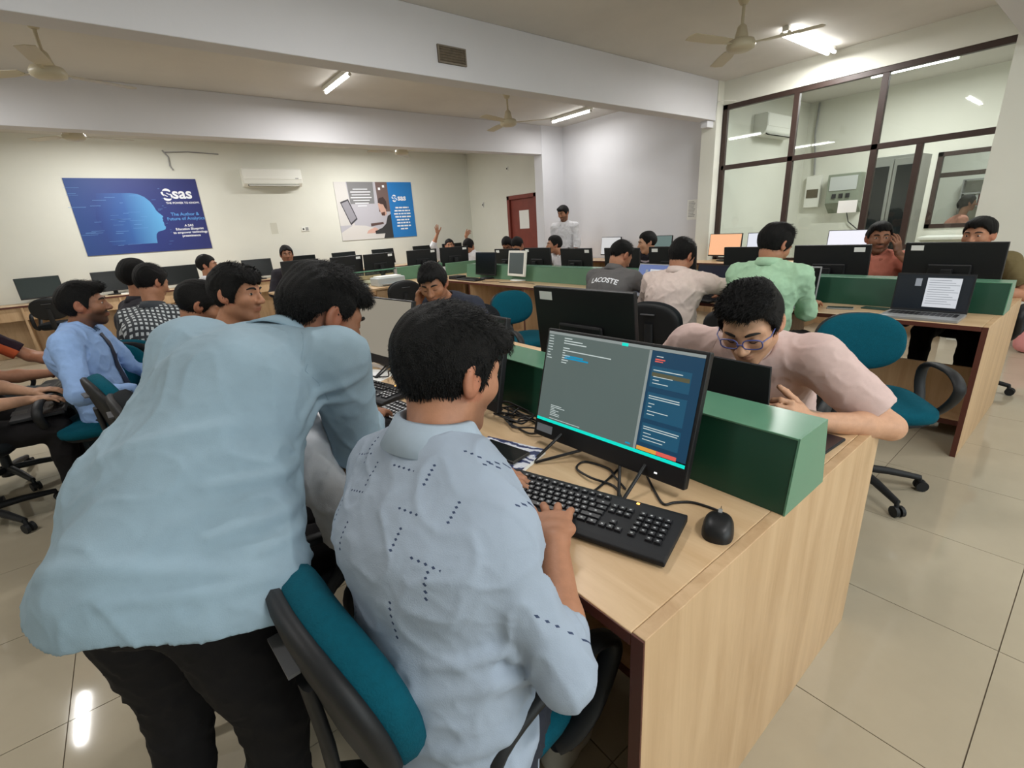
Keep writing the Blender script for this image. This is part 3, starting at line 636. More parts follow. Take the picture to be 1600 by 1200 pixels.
# ------------------------------------------------------------------ laptops
def laptop(label, loc, rz, w=.36, d=.24, open_=105, screen=None, body=None, lid=None, z=DZ, doc=False):
    t = thing('laptop', label, 'laptop', (loc[0], loc[1], z), rz)
    body = body or M_black2; lid = lid or body
    MB().box(0, d, -w/2, w/2, 0, .016).build('base', body, t, .003)
    k = MB()
    for r_ in range(5):
        for c_ in range(13): k.box(.03+r_*.021, .048+r_*.021, -w/2+.02+c_*(w-.04)/13, -w/2+.02+(c_+.85)*(w-.04)/13, .016, .0175)
    ko = k.build('keyboard', M_black, t); ko['kind'] = 'stuff'
    MB().box(.16, .225, -.05, .05, .0158, .0166).build('touchpad', M_greyp if body is not M_black2 else M_black, t)
    Ml = Matrix.Translation((0, 0, .014)) @ Matrix.Rotation(R(-(open_-90)), 4, 'Y')
    l_ = MB().box(-.009, 0, -w/2, w/2, 0, d, M=Ml).build('lid', lid, t, .002)
    MB().box(-.0004, .0008, -w/2+.008, w/2-.008, .014, d-.01, M=Ml).build('screen', screen or M_scr_off, l_)
    if doc:
        m = MB(); m.add([Ml @ Vector((.0014, y, z_)) for y, z_ in ((-.03, .03), (.125, .03), (.125, .20), (-.03, .20))], [(0, 1, 2, 3)]); m.build('document', emit_mat('scr_doc', rgb(212, 216, 222), .85), l_)
        m = MB()
        for r_ in range(11): m.add([Ml @ Vector((.0018, y, .185-.0135*r_+dz)) for y, dz in ((-.02, 0), (.08+.02*(r_ % 3), 0), (.08+.02*(r_ % 3), .003), (-.02, .003))], [(0, 1, 2, 3)])
        m.add([Ml @ Vector((.0018, y, z_)) for y, z_ in ((-.085, .15), (-.055, .15), (-.055, .195), (-.085, .195))], [(0, 1, 2, 3)]); m.build('document_text', emit_mat('scr_doctext', rgb(150, 156, 164), .7), l_)
    return t
M_silver = mat('laptop_silver', rgb(150, 152, 154), .4, metal=.3)
laptop('open silver laptop showing a white document at the second row end', (3.70, .66), R(180), .36, .225, 98, mat('scr_dark_navy', rgb(26, 34, 44), .2), M_silver, M_black2, doc=True)
laptop('open dark laptop in front of the green-shirt man', (3.72, 1.46), R(184), .36, .25, 102, M_scr_off, M_silver)
laptop('open dark blue laptop in front of the beige-shirt man', (3.70, 2.04), R(170), .36, .25, 100, mat('scr_navy_dark', rgb(24, 30, 52), .25), M_black2)
laptop('open laptop with lit pale blue page before the grey-shirt man', (3.70, 2.66), R(172), .36, .25, 108, emit_mat('scr_paleblue', rgb(92, 112, 168), .8), M_silver, doc=True)
laptop('dark laptop lid propped up before the man wearing glasses', (1.30, .685), R(-3), .345, .245, 95, M_scr_off, M_black2)

# ------------------------------------------------------------------ keyboards and mice
M_key = mat('key_black', rgb(30, 30, 33), .38, spec=.5); M_legend = mat('key_legend', rgb(180, 182, 184), .6)
KW, KD = .455, .165
def keycap_mesh(w, d):
    b = MB(); h = .0075; i = .0018
    b.add([(-d/2, -w/2, 0), (d/2, -w/2, 0), (d/2, w/2, 0), (-d/2, w/2, 0), (-d/2+i, -w/2+i, h), (d/2-i, -w/2+i, h), (d/2-i, w/2-i, h), (-d/2+i, w/2-i, h)], [(0, 3, 2, 1), (4, 5, 6, 7), (0, 1, 5, 4), (1, 2, 6, 5), (2, 3, 7, 6), (3, 0, 4, 7)])
    b.cur = 1
    b.add([(-.002, -.0025, h+.0002), (.0016, -.0025, h+.0002), (.0016, .0022, h+.0002), (-.002, .0022, h+.0002)], [(0, 1, 2, 3)])
    me = b.mesh('key'); me.materials.append(M_key); me.materials.append(M_legend); return me
_km = {}
def key_layout():
    U = .0185; out = []
    rows = [[1.0]*13+[2.0], [1.5]+[1.0]*12+[1.5], [1.8]+[1.0]*11+[2.2], [2.3]+[1.0]*10+[2.7], [1.3, 1.1, 1.3, 6.2, 1.3, 1.1, 1.3, 1.4]]
    y0 = KW/2-.016
    for r, row in enumerate(rows):
        y = y0; x = -.036+r*U
        for w in row: out.append((x, y-w*U/2, w*U-.0025, U-.003)); y -= w*U
    for k in range(13): out.append((-.060, y0-U*(.5+k*1.08+(k > 0)*.25+(k > 4)*.2+(k > 8)*.2), U-.003, U-.006))
    yn = y0-15.6*U
    for r in range(2):
        for k in range(3): out.append((-.036+r*U, yn-k*U, U-.0025, U-.003))
    out.append((-.036+3*U, yn-U, U-.0025, U-.003))
    for k in range(3): out.append((-.036+4*U, yn-k*U, U-.0025, U-.003))
    yp = yn-3.6*U
    for r in range(5):
        for k in range(4):
            if r == 4 and k == 1: continue
            out.append((-.036+r*U, yp-k*U, U-.0025, U-.003))
    return [(x, -y, w, d) for x, y, w, d in out]
def keyboard(label, loc, rz, keys=True):
    t = thing('keyboard', label, 'keyboard', (loc[0], loc[1], DZ), rz, 'black desktop keyboards')
    # user sits at +x
    P = [(-.085, .006), (.085, .004), (.085, .016), (.070, .020), (-.072, .026), (-.085, .024)]
    MB().prism([(x, -KW/2, z) for x, z in P], (0, KW, 0)).build('case', M_black2, t, .003)
    if keys:
        for x, y, w, d in key_layout():
            kk = (round(w, 3), round(d, 3))
            if kk not in _km: _km[kk] = keycap_mesh(w, d)
            o = bpy.data.objects.new('key', _km[kk]); COL.objects.link(o); o.parent = t; o.location = (x, y, .0238-(x+.072)*.0422); o.rotation_euler = (0, R(2.4), 0)
    else:
        k = MB()
        for x, y, w, d in key_layout(): z = .0238-(x+.072)*.0422; k.box(x-d/2, x+d/2, y-w/2, y+w/2, z-.001, z+.006)
        o = k.build('key_field', M_key, t); o['kind'] = 'stuff'
    MB().box(-.074, -.069, KW/2-.112, KW/2-.105, .025, .0275).build('status_led', emit_mat('led_orange', (1, .45, .1, 1), 3.0), t)
    for s in (-1, 1): MB().box(-.08, -.06, s*.18-.012, s*.18+.012, 0, .008).build('foot', M_black, t); MB().box(.06, .075, s*.18-.012, s*.18+.012, 0, .006).build('foot', M_black, t)
    return t
KB_LOC = (.686, .668)
keyboard('black full-size keyboard under the printed-shirt man\'s hands', KB_LOC, R(197.3))
keyboard('black keyboard left of the mouse hand on the nearest desk', (.69, 1.95), R(193))
keyboard('black keyboard partly hidden behind the printed-shirt man\'s head', (.665, 1.44), R(187))
keyboard('black keyboard before the dark monitor on the second row', (3.60, 5.45), R(180), False)
def mouse(label, loc, rz, z=DZ):
    t = thing('computer_mouse', label, 'mouse', (loc[0], loc[1], z), rz, 'black computer mice')
    vs = []; nu, nv = 24, 12
    def P(u, v):
        a = 2*PI*u/nu; ph = PI/2*v/nv
        r_ = math.cos(ph)**.55; x = .052*r_*math.copysign(abs(math.cos(a))**.8, math.cos(a)); y = .0315*r_*math.copysign(abs(math.sin(a))**.75, math.sin(a))*(1+.10*math.cos(a))
        z_ = .036*math.sin(ph)**.8*(1-.25*(x/.052)**2+.12*(x/.052)*1) ; return (x, y, z_)
    for v in range(nv+1):
        for u in range(nu): vs.append(P(u, v))
    b = MB(); b.smooth = True; b.add(vs, [(v*nu+u, v*nu+(u+1) % nu, (v+1)*nu+(u+1) % nu, (v+1)*nu+u) for v in range(nv) for u in range(nu)])
    b.build('shell', M_black, t)
    MB().cyl((-.026, -.004, .0275), (-.026, .004, .0275), .0095, n=14).build('scroll_wheel', M_greyp, t)
    MB().box(-.0485, -.004, -.0006, .0006, .012, .0315).build('button_gap', M_black2, t)
    return t
mouse('black computer mouse at the right end of the nearest desk', (.862, .420), R(203))
mouse('black computer mouse under the bending man\'s hand', (.592, 1.725), R(200))

def cable(label, pts, r=.0032, n=6, z=None):
    # smooth through points (Catmull-Rom)
    P = [Vector(p) for p in pts]; out = []
    for i in range(len(P)-1):
        p0, p1, p2, p3 = P[max(i-1, 0)], P[i], P[i+1], P[min(i+2, len(P)-1)]
        for k in range(6):
            s = k/6; out.append(.5*((2*p1)+(-p0+p2)*s+(2*p0-5*p1+4*p2-p3)*s*s+(-p0+3*p1-3*p2+p3)*s**3))
    out.append(P[-1])
    return tag(MB().tube(out, r, n).build('cable', M_black), label, 'cable', 'black computer cables')
cz = DZ+.0035
cable('thin black mouse cable curving from the mouse toward the keyboard', [(.905, .440, cz+.012), (.925, .455, cz), (.915, .51, cz), (.885, .54, cz), (.86, .555, cz), (.89, .60, cz), (.94, .66, cz)])
cable('black cable looping below the code-editor screen', [(.80, .63, cz+.004), (.84, .69, cz), (.82, .75, cz+.008), (.84, .82, cz), (.885, .83, cz), (.90, .76, cz), (.87, .71, cz+.006), (.85, .66, cz)])
cable('black cable from the keyboard to the code-editor desktop', [(.765, .692, cz+.016), (.80, .71, cz), (.85, .72, cz), (.93, .74, cz)])
random.seed(21)
for k in range(5):
    pts = []
    cx, cy = .93+.01*k, 1.16+.03*k
    a0 = random.uniform(0, 6)
    for i in range(12):
        a = a0+i*.75; r_ = random.uniform(.03, .10); pts.append((min(1.0, cx+r_*.6*math.cos(a)), cy+r_*1.2*math.sin(a), cz+.004*(i % 3)+.004*k))
    cable(['black cable in the tangle by the green divider, lowest coil', 'black cable in the tangle by the green divider, widest loop', 'black cable in the tangle by the green divider, upper coil', 'black cable in the tangle nearest the dark glossy screen', 'black cable in the tangle, trailing loose end'][k], pts)
cable('black cable looping in front of the pale blank screen', [(.80, 2.16, cz), (.84, 2.05, cz+.01), (.83, 2.0, cz+.05), (.86, 1.96, cz+.04), (.85, 1.92, cz), (.95, 1.94, cz)])
cable('black cables on the second row beside the white-framed monitor', [(3.55, 5.1, cz), (3.58, 4.95, cz), (3.66, 4.9, cz), (3.60, 4.75, cz), (3.7, 4.4, cz), (3.66, 4.2, cz)])

# phones, notebooks, papers
def slab(name, label, cat, loc, rz, a, b, c, m, bevel=.003, m2=None, z=DZ, tilt=0):
    t = thing(name, label, cat, (loc[0], loc[1], z), rz)
    t.rotation_euler = (0, tilt, rz)
    MB().box(-a/2, a/2, -b/2, b/2, 0, c).build('body', m, t, bevel)
    if m2: MB().box(-a/2+.004, a/2-.004, -b/2+.004, b/2-.004, c-.0002, c+.0006).build('screen', m2, t)
    return t
nb = thing('notebook', 'blue and white patterned notebook under the phone', 'notebook', (.745, 1.03, DZ), R(18))
MB().box(-.07, .07, -.105, .105, 0, .012).build('pages', M_paper, nb)
def pattern_mat(name):
    m = bpy.data.materials.new(name); m.use_nodes = True; nt = m.node_tree; b = nt.nodes['Principled BSDF']
    tc = nt.nodes.new('ShaderNodeTexCoord'); w = nt.nodes.new('ShaderNodeTexWave'); w.inputs['Scale'].default_value = 9; w.inputs['Distortion'].default_value = 9; w.inputs['Detail'].default_value = 3; w.inputs['Detail Scale'].default_value = 2
    r = nt.nodes.new('ShaderNodeValToRGB'); e = r.color_ramp.elements; e[0].color = rgb(40, 50, 92); e[0].position = .3; e[1].color = rgb(216, 218, 226); e[1].position = .6; x = e.new(.45); x.color = rgb(110, 122, 168)
    nt.links.new(tc.outputs['Object'], w.inputs[0]); nt.links.new(w.outputs[0], r.inputs[0]); nt.links.new(r.outputs[0], b.inputs['Base Color']); b.inputs['Roughness'].default_value = .35; return m
MB().box(-.072, .072, -.107, .107, .012, .014).build('cover', pattern_mat('notebook_print'), nb)
slab('phone', 'black smartphone lying on the patterned notebook', 'phone', (.738, 1.03), R(10), .078, .162, .010, mat('phone_case', rgb(52, 48, 42), .5), .004, M_scr_off, DZ+.0142)
slab('phone', 'black smartphone beside the keyboard behind the printed-shirt man', 'phone', (.534, 1.465), R(95), .076, .16, .010, M_black2, .004, M_scr_off)
slab('tablet', 'flat black tablet on the desk end beside the green divider', 'tablet', (1.44, .44), R(-3), .15, .10, .009, M_black2, .004, mat('tablet_dark', rgb(40, 32, 40), .3))
slab('phone', 'dark smartphone on the second row desk by the green-shirt man', 'phone', (3.66, 1.10), R(14), .075, .15, .009, M_greyp, .003, M_scr_refl)
slab('phone_case', 'dark green phone case near the second row divider', 'phone', (3.75, .93), R(-6), .07, .14, .008, mat('case_green', rgb(30, 62, 52), .5), .003)
slab('paper_sheet', 'printed paper sheet in front of the pale blank screen', 'paper', (.79, 2.20), R(30), .20, .28, .001, M_paper, 0)
slab('receipt', 'small white receipt lying on the printed sheet', 'paper', (.80, 2.20), R(52), .07, .14, .001, mat('paper_bright', rgb(246, 246, 246), .7), 0, None, DZ+.0016)
slab('set_top_box', 'black thin computer box beside the second row keyboard', 'computer', (3.62, 5.80), R(5), .16, .2, .045, M_black2, .004)
# printer-like grey devices behind the glass screen
pr = thing('printer', 'grey office printer behind the glass screen of the corner desk', 'printer', (2.75, 6.2, DZ), R(-90))
MB().box(-.13, .13, -.2, .2, 0, .11).build('body', mat('printer_grey', rgb(176, 182, 182), .5), pr, .012); MB().box(-.1, .1, -.16, .16, .11, .125).build('lid', M_white, pr, .004); MB().box(.13, .17, -.14, .14, .02, .03).build('paper_tray', M_greyp, pr)
pr = thing('desk_telephone', 'pale desk telephone behind the glass screen', 'telephone', (2.33, 6.2, DZ), R(-90))
MB().prism([(-.1, -.1, 0), (.1, -.1, 0), (.1, -.1, .03), (-.1, -.1, .075)], (0, .2, 0)).build('body', mat('printer_grey', rgb(176, 182, 182), .5), pr, .006); MB().box(-.1, .1, -.1, -.05, .06, .1).build('handset', M_white, pr, .01); MB().box(-.02, .07, -.02, .08, .045, .06).build('keypad', M_greyp, pr)
slab('keyboard', 'white keyboard on the wall desk by the bright monitor', 'keyboard', (6.52, 2.5), 0, .15, .42, .02, M_white, .003)
slab('router', 'small white device on the wall desk beside the bright monitor', 'router', (6.62, 2.38), 0, .12, .2, .04, M_white, .006, None, DZ+.02)
slab('keyboard', 'pale keyboard on the wall desk behind the tie-wearing student', 'keyboard', (.05, 9.85), R(90), .15, .42, .02, M_white, .003)

# ------------------------------------------------------------------ chairs
M_teal = mat('teal_fabric', rgb(8, 78, 94), .95, noise=.12, nscale=60, bump=.25, bscale=260, spec=.15)
M_chairblk = mat('chair_black', rgb(26, 27, 29), .55, spec=.35)
M_blkfab = mat('black_fabric', rgb(30, 33, 36), .95, noise=.1, nscale=60, bump=.2, bscale=260, spec=.15)
def make_chair(fabric):
    t = thing('office_chair', 'x', 'chair')
    MB().pad(.235, .235, .042, Matrix.Translation((.02, 0, .475)), .55, .55).build('seat', fabric, t)
    MB().pad(.215, .215, .022, Matrix.Translation((.02, 0, .437)), .55, .6, 24, 6).build('seat_pan', M_chairblk, t)
    Mb = Matrix.Translation((-.235, 0, .725)) @ Matrix.Rotation(R(-101), 4, 'Y')
    b = MB().pad(.150, .205, .044, Mb @ Matrix.Translation((0, 0, 0)), .82, .6, 36, 12)
    # gentle wrap-round curve
    b.v = [(x+.5*y*y, y, z) for x, y, z in b.v]
    b.build('backrest', fabric, t)
    b = MB().pad(.153, .208, .020, Mb @ Matrix.Translation((0, 0, .032)), .82, .5, 36, 8); b.v = [(x+.5*y*y-.004, y, z) for x, y, z in b.v]
    b.build('backrest_shell', M_chairblk, t)
    MB().tube([(.0, 0, .42), (-.12, 0, .405), (-.22, 0, .42), (-.285, 0, .48), (-.285, 0, .58), (-.293, 0, .725)], .02, 10, flat=(.012, .032, (0, 1, 0))).build('back_bracket', M_chairblk, t)
    MB().box(-.322, -.304, -.05, .05, .790, .796).build('bracket_slot', mat('slot_grey', rgb(88, 88, 90), .5), t)
    for s in (-1, 1):
        y = .255*s
        P = [(-.06, .225*s, .43), (-.09, y, .47), (-.12, y, .55), (-.115, y, .62), (-.06, y, .655), (.04, y, .668), (.14, y, .660), (.20, y, .62), (.185, y, .565), (.13, y, .50), (.09, .24*s, .455), (.07, .22*s, .43)]
        PP = [Vector(p) for p in P]; out = []
        for i in range(len(PP)-1):
            p0, p1, p2, p3 = PP[max(i-1, 0)], PP[i], PP[i+1], PP[min(i+2, len(PP)-1)]
            for k in range(3):
                q = k/3; out.append(.5*((2*p1)+(-p0+p2)*q+(2*p0-5*p1+4*p2-p3)*q*q+(-p0+3*p1-3*p2+p3)*q**3))
        out.append(PP[-1])
        MB().tube(out, .02, 10, flat=(.013, .024, (0, 1, 0))).build('armrest', M_chairblk, t)
    MB().cyl((0, 0, .42), (0, 0, .22), .014, n=12).build('gas_lift', M_metal, t)
    MB().lathe([(.0, .30), (.026, .30), (.026, .12), (.045, .085), (.045, .06), (0, .06)], 16).build('column', M_chairblk, t)
    for k in range(5):
        a = 2*PI*k/5+.3; c, s = math.cos(a), math.sin(a)
        l_ = MB().tube([(.03*c, .03*s, .105), (.15*c, .15*s, .095), (.29*c, .29*s, .07)], [.022, .02, .015], 8, flat=None).build('base_leg', M_chairblk, t)
        w = MB().cyl((.30*c-.022*s, .30*s+.022*c, .028), (.30*c-.006*s, .30*s+.006*c, .028), .027, n=14).cyl((.30*c+.006*s, .30*s-.006*c, .028), (.30*c+.022*s, .30*s-.022*c, .028), .027, n=14).cyl((.295*c, .295*s, .03), (.285*c, .285*s, .08), .011, n=8)
        w.build('caster', M_chairblk, l_)
    return t
CH_T = make_chair(M_teal); CH_B = make_chair(M_blkfab); _used = set()
def chair(label, x, y, deg, kind='teal', dz=0, back=True):
    src = CH_T if kind == 'teal' else CH_B
    if src.name in _used: c = copy_tree(src)
    else: c = src; _used.add(src.name)
    c.location = (x, y, 0); c.rotation_euler = (0, 0, R(deg)); c['label'] = label; c['group'] = 'office chairs'
    return c
chair('teal office chair the printed-shirt man sits on', .357, .713, 4)
chair('teal office chair turned toward the aisle at the second row end', 2.74, .64, 215)
chair('black office chair the beige-shirt man sits on', 2.98, 1.95, 6, 'black')
chair('teal office chair standing empty in the aisle left of a black monitor back', 2.58, 3.10, -99)
chair('black office chair tucked into the corner desk wing', 2.62, 5.66, 85, 'black')
chair('black office chair at the far left wall desk', -.92, 9.35, 80, 'black')
bg = thing('tote_bag', 'pink cloth bag on the floor at the right edge of the picture', 'bag', (6.42, .30, 0))
MB().pad(.09, .17, .17, Matrix.Translation((0, 0, .17)), .6, .45).build('body', mat('pink_cloth', rgb(222, 150, 148), .85, noise=.08, nscale=20), bg)
for s in (-1, 1): MB().tube([(.05*s, -.08, .31), (.05*s, -.06, .40), (.05*s, 0, .44), (.05*s, .06, .40), (.05*s, .08, .31)], .008, 6).build('handle', mat('pink_strap', rgb(196, 120, 120), .8), bg)
# ================================================================== people
# bodies are grown as one implicit surface (smooth union of tapered limbs, sculpted head, jointed hands), then polygonised
import time
TIMES = None
V3 = lambda *a: np.array(a, np.float32)
def unit(v): v = np.asarray(v, np.float32); return v/np.linalg.norm(v)
def smin(a, b, k):
    h = np.clip(.5+.5*(b-a)/k, 0, 1); return b+(a-b)*h-k*h*(1-h)
def smax(a, b, k): return -smin(-a, -b, k)
class Cone:
    def __init__(s, a, b, r1, r2, k=.02): s.a, s.b = np.asarray(a, np.float32), np.asarray(b, np.float32); s.r1, s.r2, s.k = r1, r2, k
    def box(s): r = max(s.r1, s.r2); return np.minimum(s.a, s.b)-r, np.maximum(s.a, s.b)+r
    def __call__(s, P):
        ba = s.b-s.a; d = P-s.a; t = np.clip(d @ ba/max(float(ba @ ba), 1e-9), 0, 1)
        return np.sqrt(((d-t[:, None]*ba)**2).sum(1))-(s.r1+(s.r2-s.r1)*t)
class ECone:
    # elliptical limb: lateral axis X with half widths a, depth half widths b
    def __init__(s, A, B, X, a, b, k=.03, p=2): s.p = p; s.A, s.B, s.X = np.asarray(A, np.float32), np.asarray(B, np.float32), unit(X); s.aa, s.bb, s.k = a, b, k
    def box(s): r = max(*s.aa, *s.bb); return np.minimum(s.A, s.B)-r, np.maximum(s.A, s.B)+r
    def __call__(s, P):
        ba = s.B-s.A; d = P-s.A; t = np.clip(d @ ba/float(ba @ ba), 0, 1); d = d-t[:, None]*ba
        a = s.aa[0]+(s.aa[1]-s.aa[0])*t; b = s.bb[0]+(s.bb[1]-s.bb[0])*t
        u = d @ s.X; w2 = (d*d).sum(1)-u*u
        if s.p != 2: return ((np.abs(u/a)**s.p+(np.sqrt(np.maximum(w2, 0))/b)**s.p)**(1/s.p)-1)*np.minimum(a, b)
        return (np.sqrt((u/a)**2+np.maximum(w2, 0)/(b*b))-1)*np.minimum(a, b)
class Ell:
    # ellipsoid in a local frame (rows of F are axes)
    def __init__(s, c, r, F=None, k=.02): s.c, s.r, s.k = np.asarray(c, np.float32), np.asarray(r, np.float32), k; s.F = np.eye(3, dtype=np.float32) if F is None else np.asarray(F, np.float32)
    def box(s): m = s.r.max(); return s.c-m, s.c+m
    def __call__(s, P):
        q = (P-s.c) @ s.F.T; k0 = np.sqrt(((q/s.r)**2).sum(1)); return (k0-1)*s.r.min()
class Field:
    def __init__(s, prims, post=None, pad=.03): s.p, s.post, s.pad = prims, post, pad
    def bounds(s):
        lo = np.min([p.box()[0] for p in s.p], 0); hi = np.max([p.box()[1] for p in s.p], 0); return lo-.03, hi+.03
    def __call__(s, P, margin=None):
        d = np.full(len(P), 1.0, np.float32)
        if margin is not None: X, Y, Z = [np.ascontiguousarray(P[:, c]) for c in range(3)]
        for p in s.p:
            if margin is None: d = smin(d, p(P), p.k).astype(np.float32)
            else:
                lo, hi = p.box(); m = margin+p.k; lo = lo-m; hi = hi+m; i = np.flatnonzero((X > lo[0]) & (X < hi[0]))
                if len(i): t = Y[i]; i = i[(t > lo[1]) & (t < hi[1])]
                if len(i): t = Z[i]; i = i[(t > lo[2]) & (t < hi[2])]
                if len(i): d[i] = smin(d[i], p(P[i]), p.k)
        if s.post is not None: d = s.post(P, d)
        return d
CORN = np.array([[i, j, k] for i in (0, 1) for j in (0, 1) for k in (0, 1)])
EDG = [(0, 1), (2, 3), (4, 5), (6, 7), (0, 2), (1, 3), (4, 6), (5, 7), (0, 4), (1, 5), (2, 6), (3, 7)]
def polygonise(f, h, bounds=None, B=6):
    lo, hi = bounds if bounds is not None else f.bounds()
    lo, hi = np.asarray(lo, np.float32), np.asarray(hi, np.float32)
    nb = np.ceil((hi-lo)/(h*B)).astype(int); n = nb*B+1
    g = np.stack(np.meshgrid(*[np.arange(k) for k in nb], indexing='ij'), -1).reshape(-1, 3)
    cen = lo+(g+.5)*h*B; d = f(cen.astype(np.float32)); keep = g[np.abs(d) < h*B*1.35+.012]
    val = np.full(n, 1.0, np.float32)
    sgn = (d < 0).reshape(nb)   # inside blocks
    val[:-1, :-1, :-1][np.repeat(np.repeat(np.repeat(sgn, B, 0), B, 1), B, 2)] = -1.0
    off = np.stack(np.meshgrid(*[np.arange(B+1)]*3, indexing='ij'), -1).reshape(-1, 3)
    idx = (keep[:, None]*B+off[None]).reshape(-1, 3)
    flat = np.unique(np.ravel_multi_index(idx.T, n))
    I = np.stack(np.unravel_index(flat, n), -1)
    val.reshape(-1)[flat] = f((lo+I*h).astype(np.float32), h*2.5)
    ins = val < 0
    c = np.zeros(n-1, np.int8)
    for a in CORN: c += ins[a[0]:n[0]-1+a[0], a[1]:n[1]-1+a[1], a[2]:n[2]-1+a[2]]
    act = np.stack(np.nonzero((c > 0) & (c < 8)), -1)
    cv = np.stack([val[act[:, 0]+a[0], act[:, 1]+a[1], act[:, 2]+a[2]] for a in CORN], 1)
    acc = np.zeros((len(act), 3)); cnt = np.zeros(len(act))
    for a, b in EDG:
        m = (cv[:, a] < 0) != (cv[:, b] < 0); t = cv[m, a]/(cv[m, a]-cv[m, b])
        acc[m] += CORN[a]+(CORN[b]-CORN[a])*t[:, None]; cnt[m] += 1
    V = lo+(act+acc/cnt[:, None])*h
    vid = np.full(n-1, -1, np.int64); vid[act[:, 0], act[:, 1], act[:, 2]] = np.arange(len(act))
    Q = []
    for ax in range(3):
        s0 = [slice(None)]*3; s1 = [slice(None)]*3; s0[ax] = slice(0, -1); s1[ax] = slice(1, None)
        a, b = ins[tuple(s0)], ins[tuple(s1)]; e = np.stack(np.nonzero(a != b), -1); fl = a[e[:, 0], e[:, 1], e[:, 2]]
        o1, o2 = [(1, 2), (2, 0), (0, 1)][ax]
        ok = (e[:, o1] > 0) & (e[:, o2] > 0) & (e[:, o1] < n[o1]-1) & (e[:, o2] < n[o2]-1); e, fl = e[ok], fl[ok]
        d1 = np.zeros(3, int); d1[o1] = 1; d2 = np.zeros(3, int); d2[o2] = 1
        q = np.stack([vid[tuple((e-d1-d2).T)], vid[tuple((e-d2).T)], vid[tuple(e.T)], vid[tuple((e-d1).T)]], 1)
        q[~fl] = q[~fl][:, ::-1]; Q.append(q)
    Q = np.concatenate(Q); Q = Q[(Q >= 0).all(1)]
    return V.astype(np.float32), Q
def largest(V, Q):
    # keep the biggest connected piece
    lab = np.arange(len(V))
    for _ in range(200):
        m = lab[Q].min(1); new = lab.copy()
        for c in range(4): np.minimum.at(new, Q[:, c], m)
        new = new[new]
        if (new == lab).all(): break
        lab = new
    u, cnt = np.unique(lab, return_counts=True); k = lab == u[cnt.argmax()]
    Q = Q[k[Q[:, 0]]]; re = np.cumsum(k)-1
    return V[k], re[Q]
def to_obj(name, V, Q, m, parent=None, org=None, col=None, uv=None):
    me = bpy.data.meshes.new(name); W_ = V if org is None else V-np.asarray(org, np.float32)
    me.vertices.add(len(W_)); me.vertices.foreach_set('co', np.ascontiguousarray(W_, np.float32).ravel())
    me.loops.add(Q.size); me.loops.foreach_set('vertex_index', Q.ravel().astype(np.int32))
    me.polygons.add(len(Q)); me.polygons.foreach_set('loop_start', np.arange(0, Q.size, 4, dtype=np.int32))
    me.polygons.foreach_set('use_smooth', np.ones(len(Q), bool)); me.update(calc_edges=True); me.validate()
    if col is not None:
        a = me.attributes.new('Col', 'FLOAT_COLOR', 'POINT'); a.data.foreach_set('color', np.concatenate([col, np.ones((len(col), 1))], 1).astype(np.float32).ravel())
    if uv is not None:
        a = me.attributes.new('puv', 'FLOAT_VECTOR', 'POINT'); a.data.foreach_set('vector', np.ascontiguousarray(uv, np.float32).ravel())
    return link(name, me, m, parent)
def noise3(P, f, seed=0):
    # cheap smooth pseudo noise in [-1, 1]
    a = np.sin(P[:, 0]*f*1.3+1.7*np.sin(P[:, 1]*f*.9+seed)+seed*2.1); b = np.sin(P[:, 1]*f*1.1+1.9*np.sin(P[:, 2]*f*1.05+seed*1.3)+.7); c = np.sin(P[:, 2]*f*1.2+1.6*np.sin(P[:, 0]*f*.95+seed*.7)+2.2)
    return (a+b+c)/3
def cloth(P, seed=0, amp=.005, f=16):
    f = f*4.2; n = noise3(P, f*.45, seed); r = 1-np.abs(noise3(P*np.array([1, 1, .75], np.float32), f*.8, seed+3)); r2 = 1-np.abs(noise3(P, f*1.7, seed+7)); return amp*(.7*n+1.3*(r**4-.3)+.4*(r2**4-.3))
class Folds:
    # explicit cloth folds: list of (polyline, width, height)
    def __init__(s, items): s.it = [(np.asarray(p, np.float32), w, h) for p, w, h in items]
    def __call__(s, P):
        out = np.zeros(len(P), np.float32)
        for p, w, h in s.it:
            lo, hi = p.min(0)-3*w, p.max(0)+3*w; i = np.flatnonzero((P[:, 0] > lo[0]) & (P[:, 0] < hi[0])); i = i[((P[i] > lo) & (P[i] < hi)).all(1)]
            if not len(i): continue
            q = P[i]; best = np.full(len(i), 9., np.float32); tt = np.zeros(len(i), np.float32)
            for k in range(len(p)-1):
                a, b = p[k], p[k+1]; ba = b-a; t = np.clip((q-a) @ ba/float(ba @ ba), 0, 1); dd = np.sqrt(((q-a-t[:, None]*ba)**2).sum(1))
                m = dd < best; best[m] = dd[m]; tt[m] = (k+t[m])/(len(p)-1)
            out[i] += h*np.exp(-(best/w)**2)*np.sin(np.pi*np.clip(tt*.9+.05, 0, 1))**.6
        return out

def ik(S, W_, l1, l2, pole):
    S, W_ = np.asarray(S, np.float32), np.asarray(W_, np.float32); d = W_-S; L = np.linalg.norm(d); mx = (l1+l2)*.995
    if L > mx: W_ = S+d/L*mx; d = W_-S; L = mx
    x = d/L; a = (l1*l1-l2*l2+L*L)/(2*L); hh = math.sqrt(max(l1*l1-a*a, 0)); p = np.asarray(pole, np.float32); p = p-x*(p @ x); p = p/max(np.linalg.norm(p), 1e-6)
    return S+x*a+p*hh, W_

def head_frame(fwd, up=(0, 0, 1)):
    y = unit(fwd); x = unit(np.cross(y, np.asarray(up, np.float32))); z = np.cross(x, y); return np.array([x, y, z], np.float32)  # rows: right, forward, up

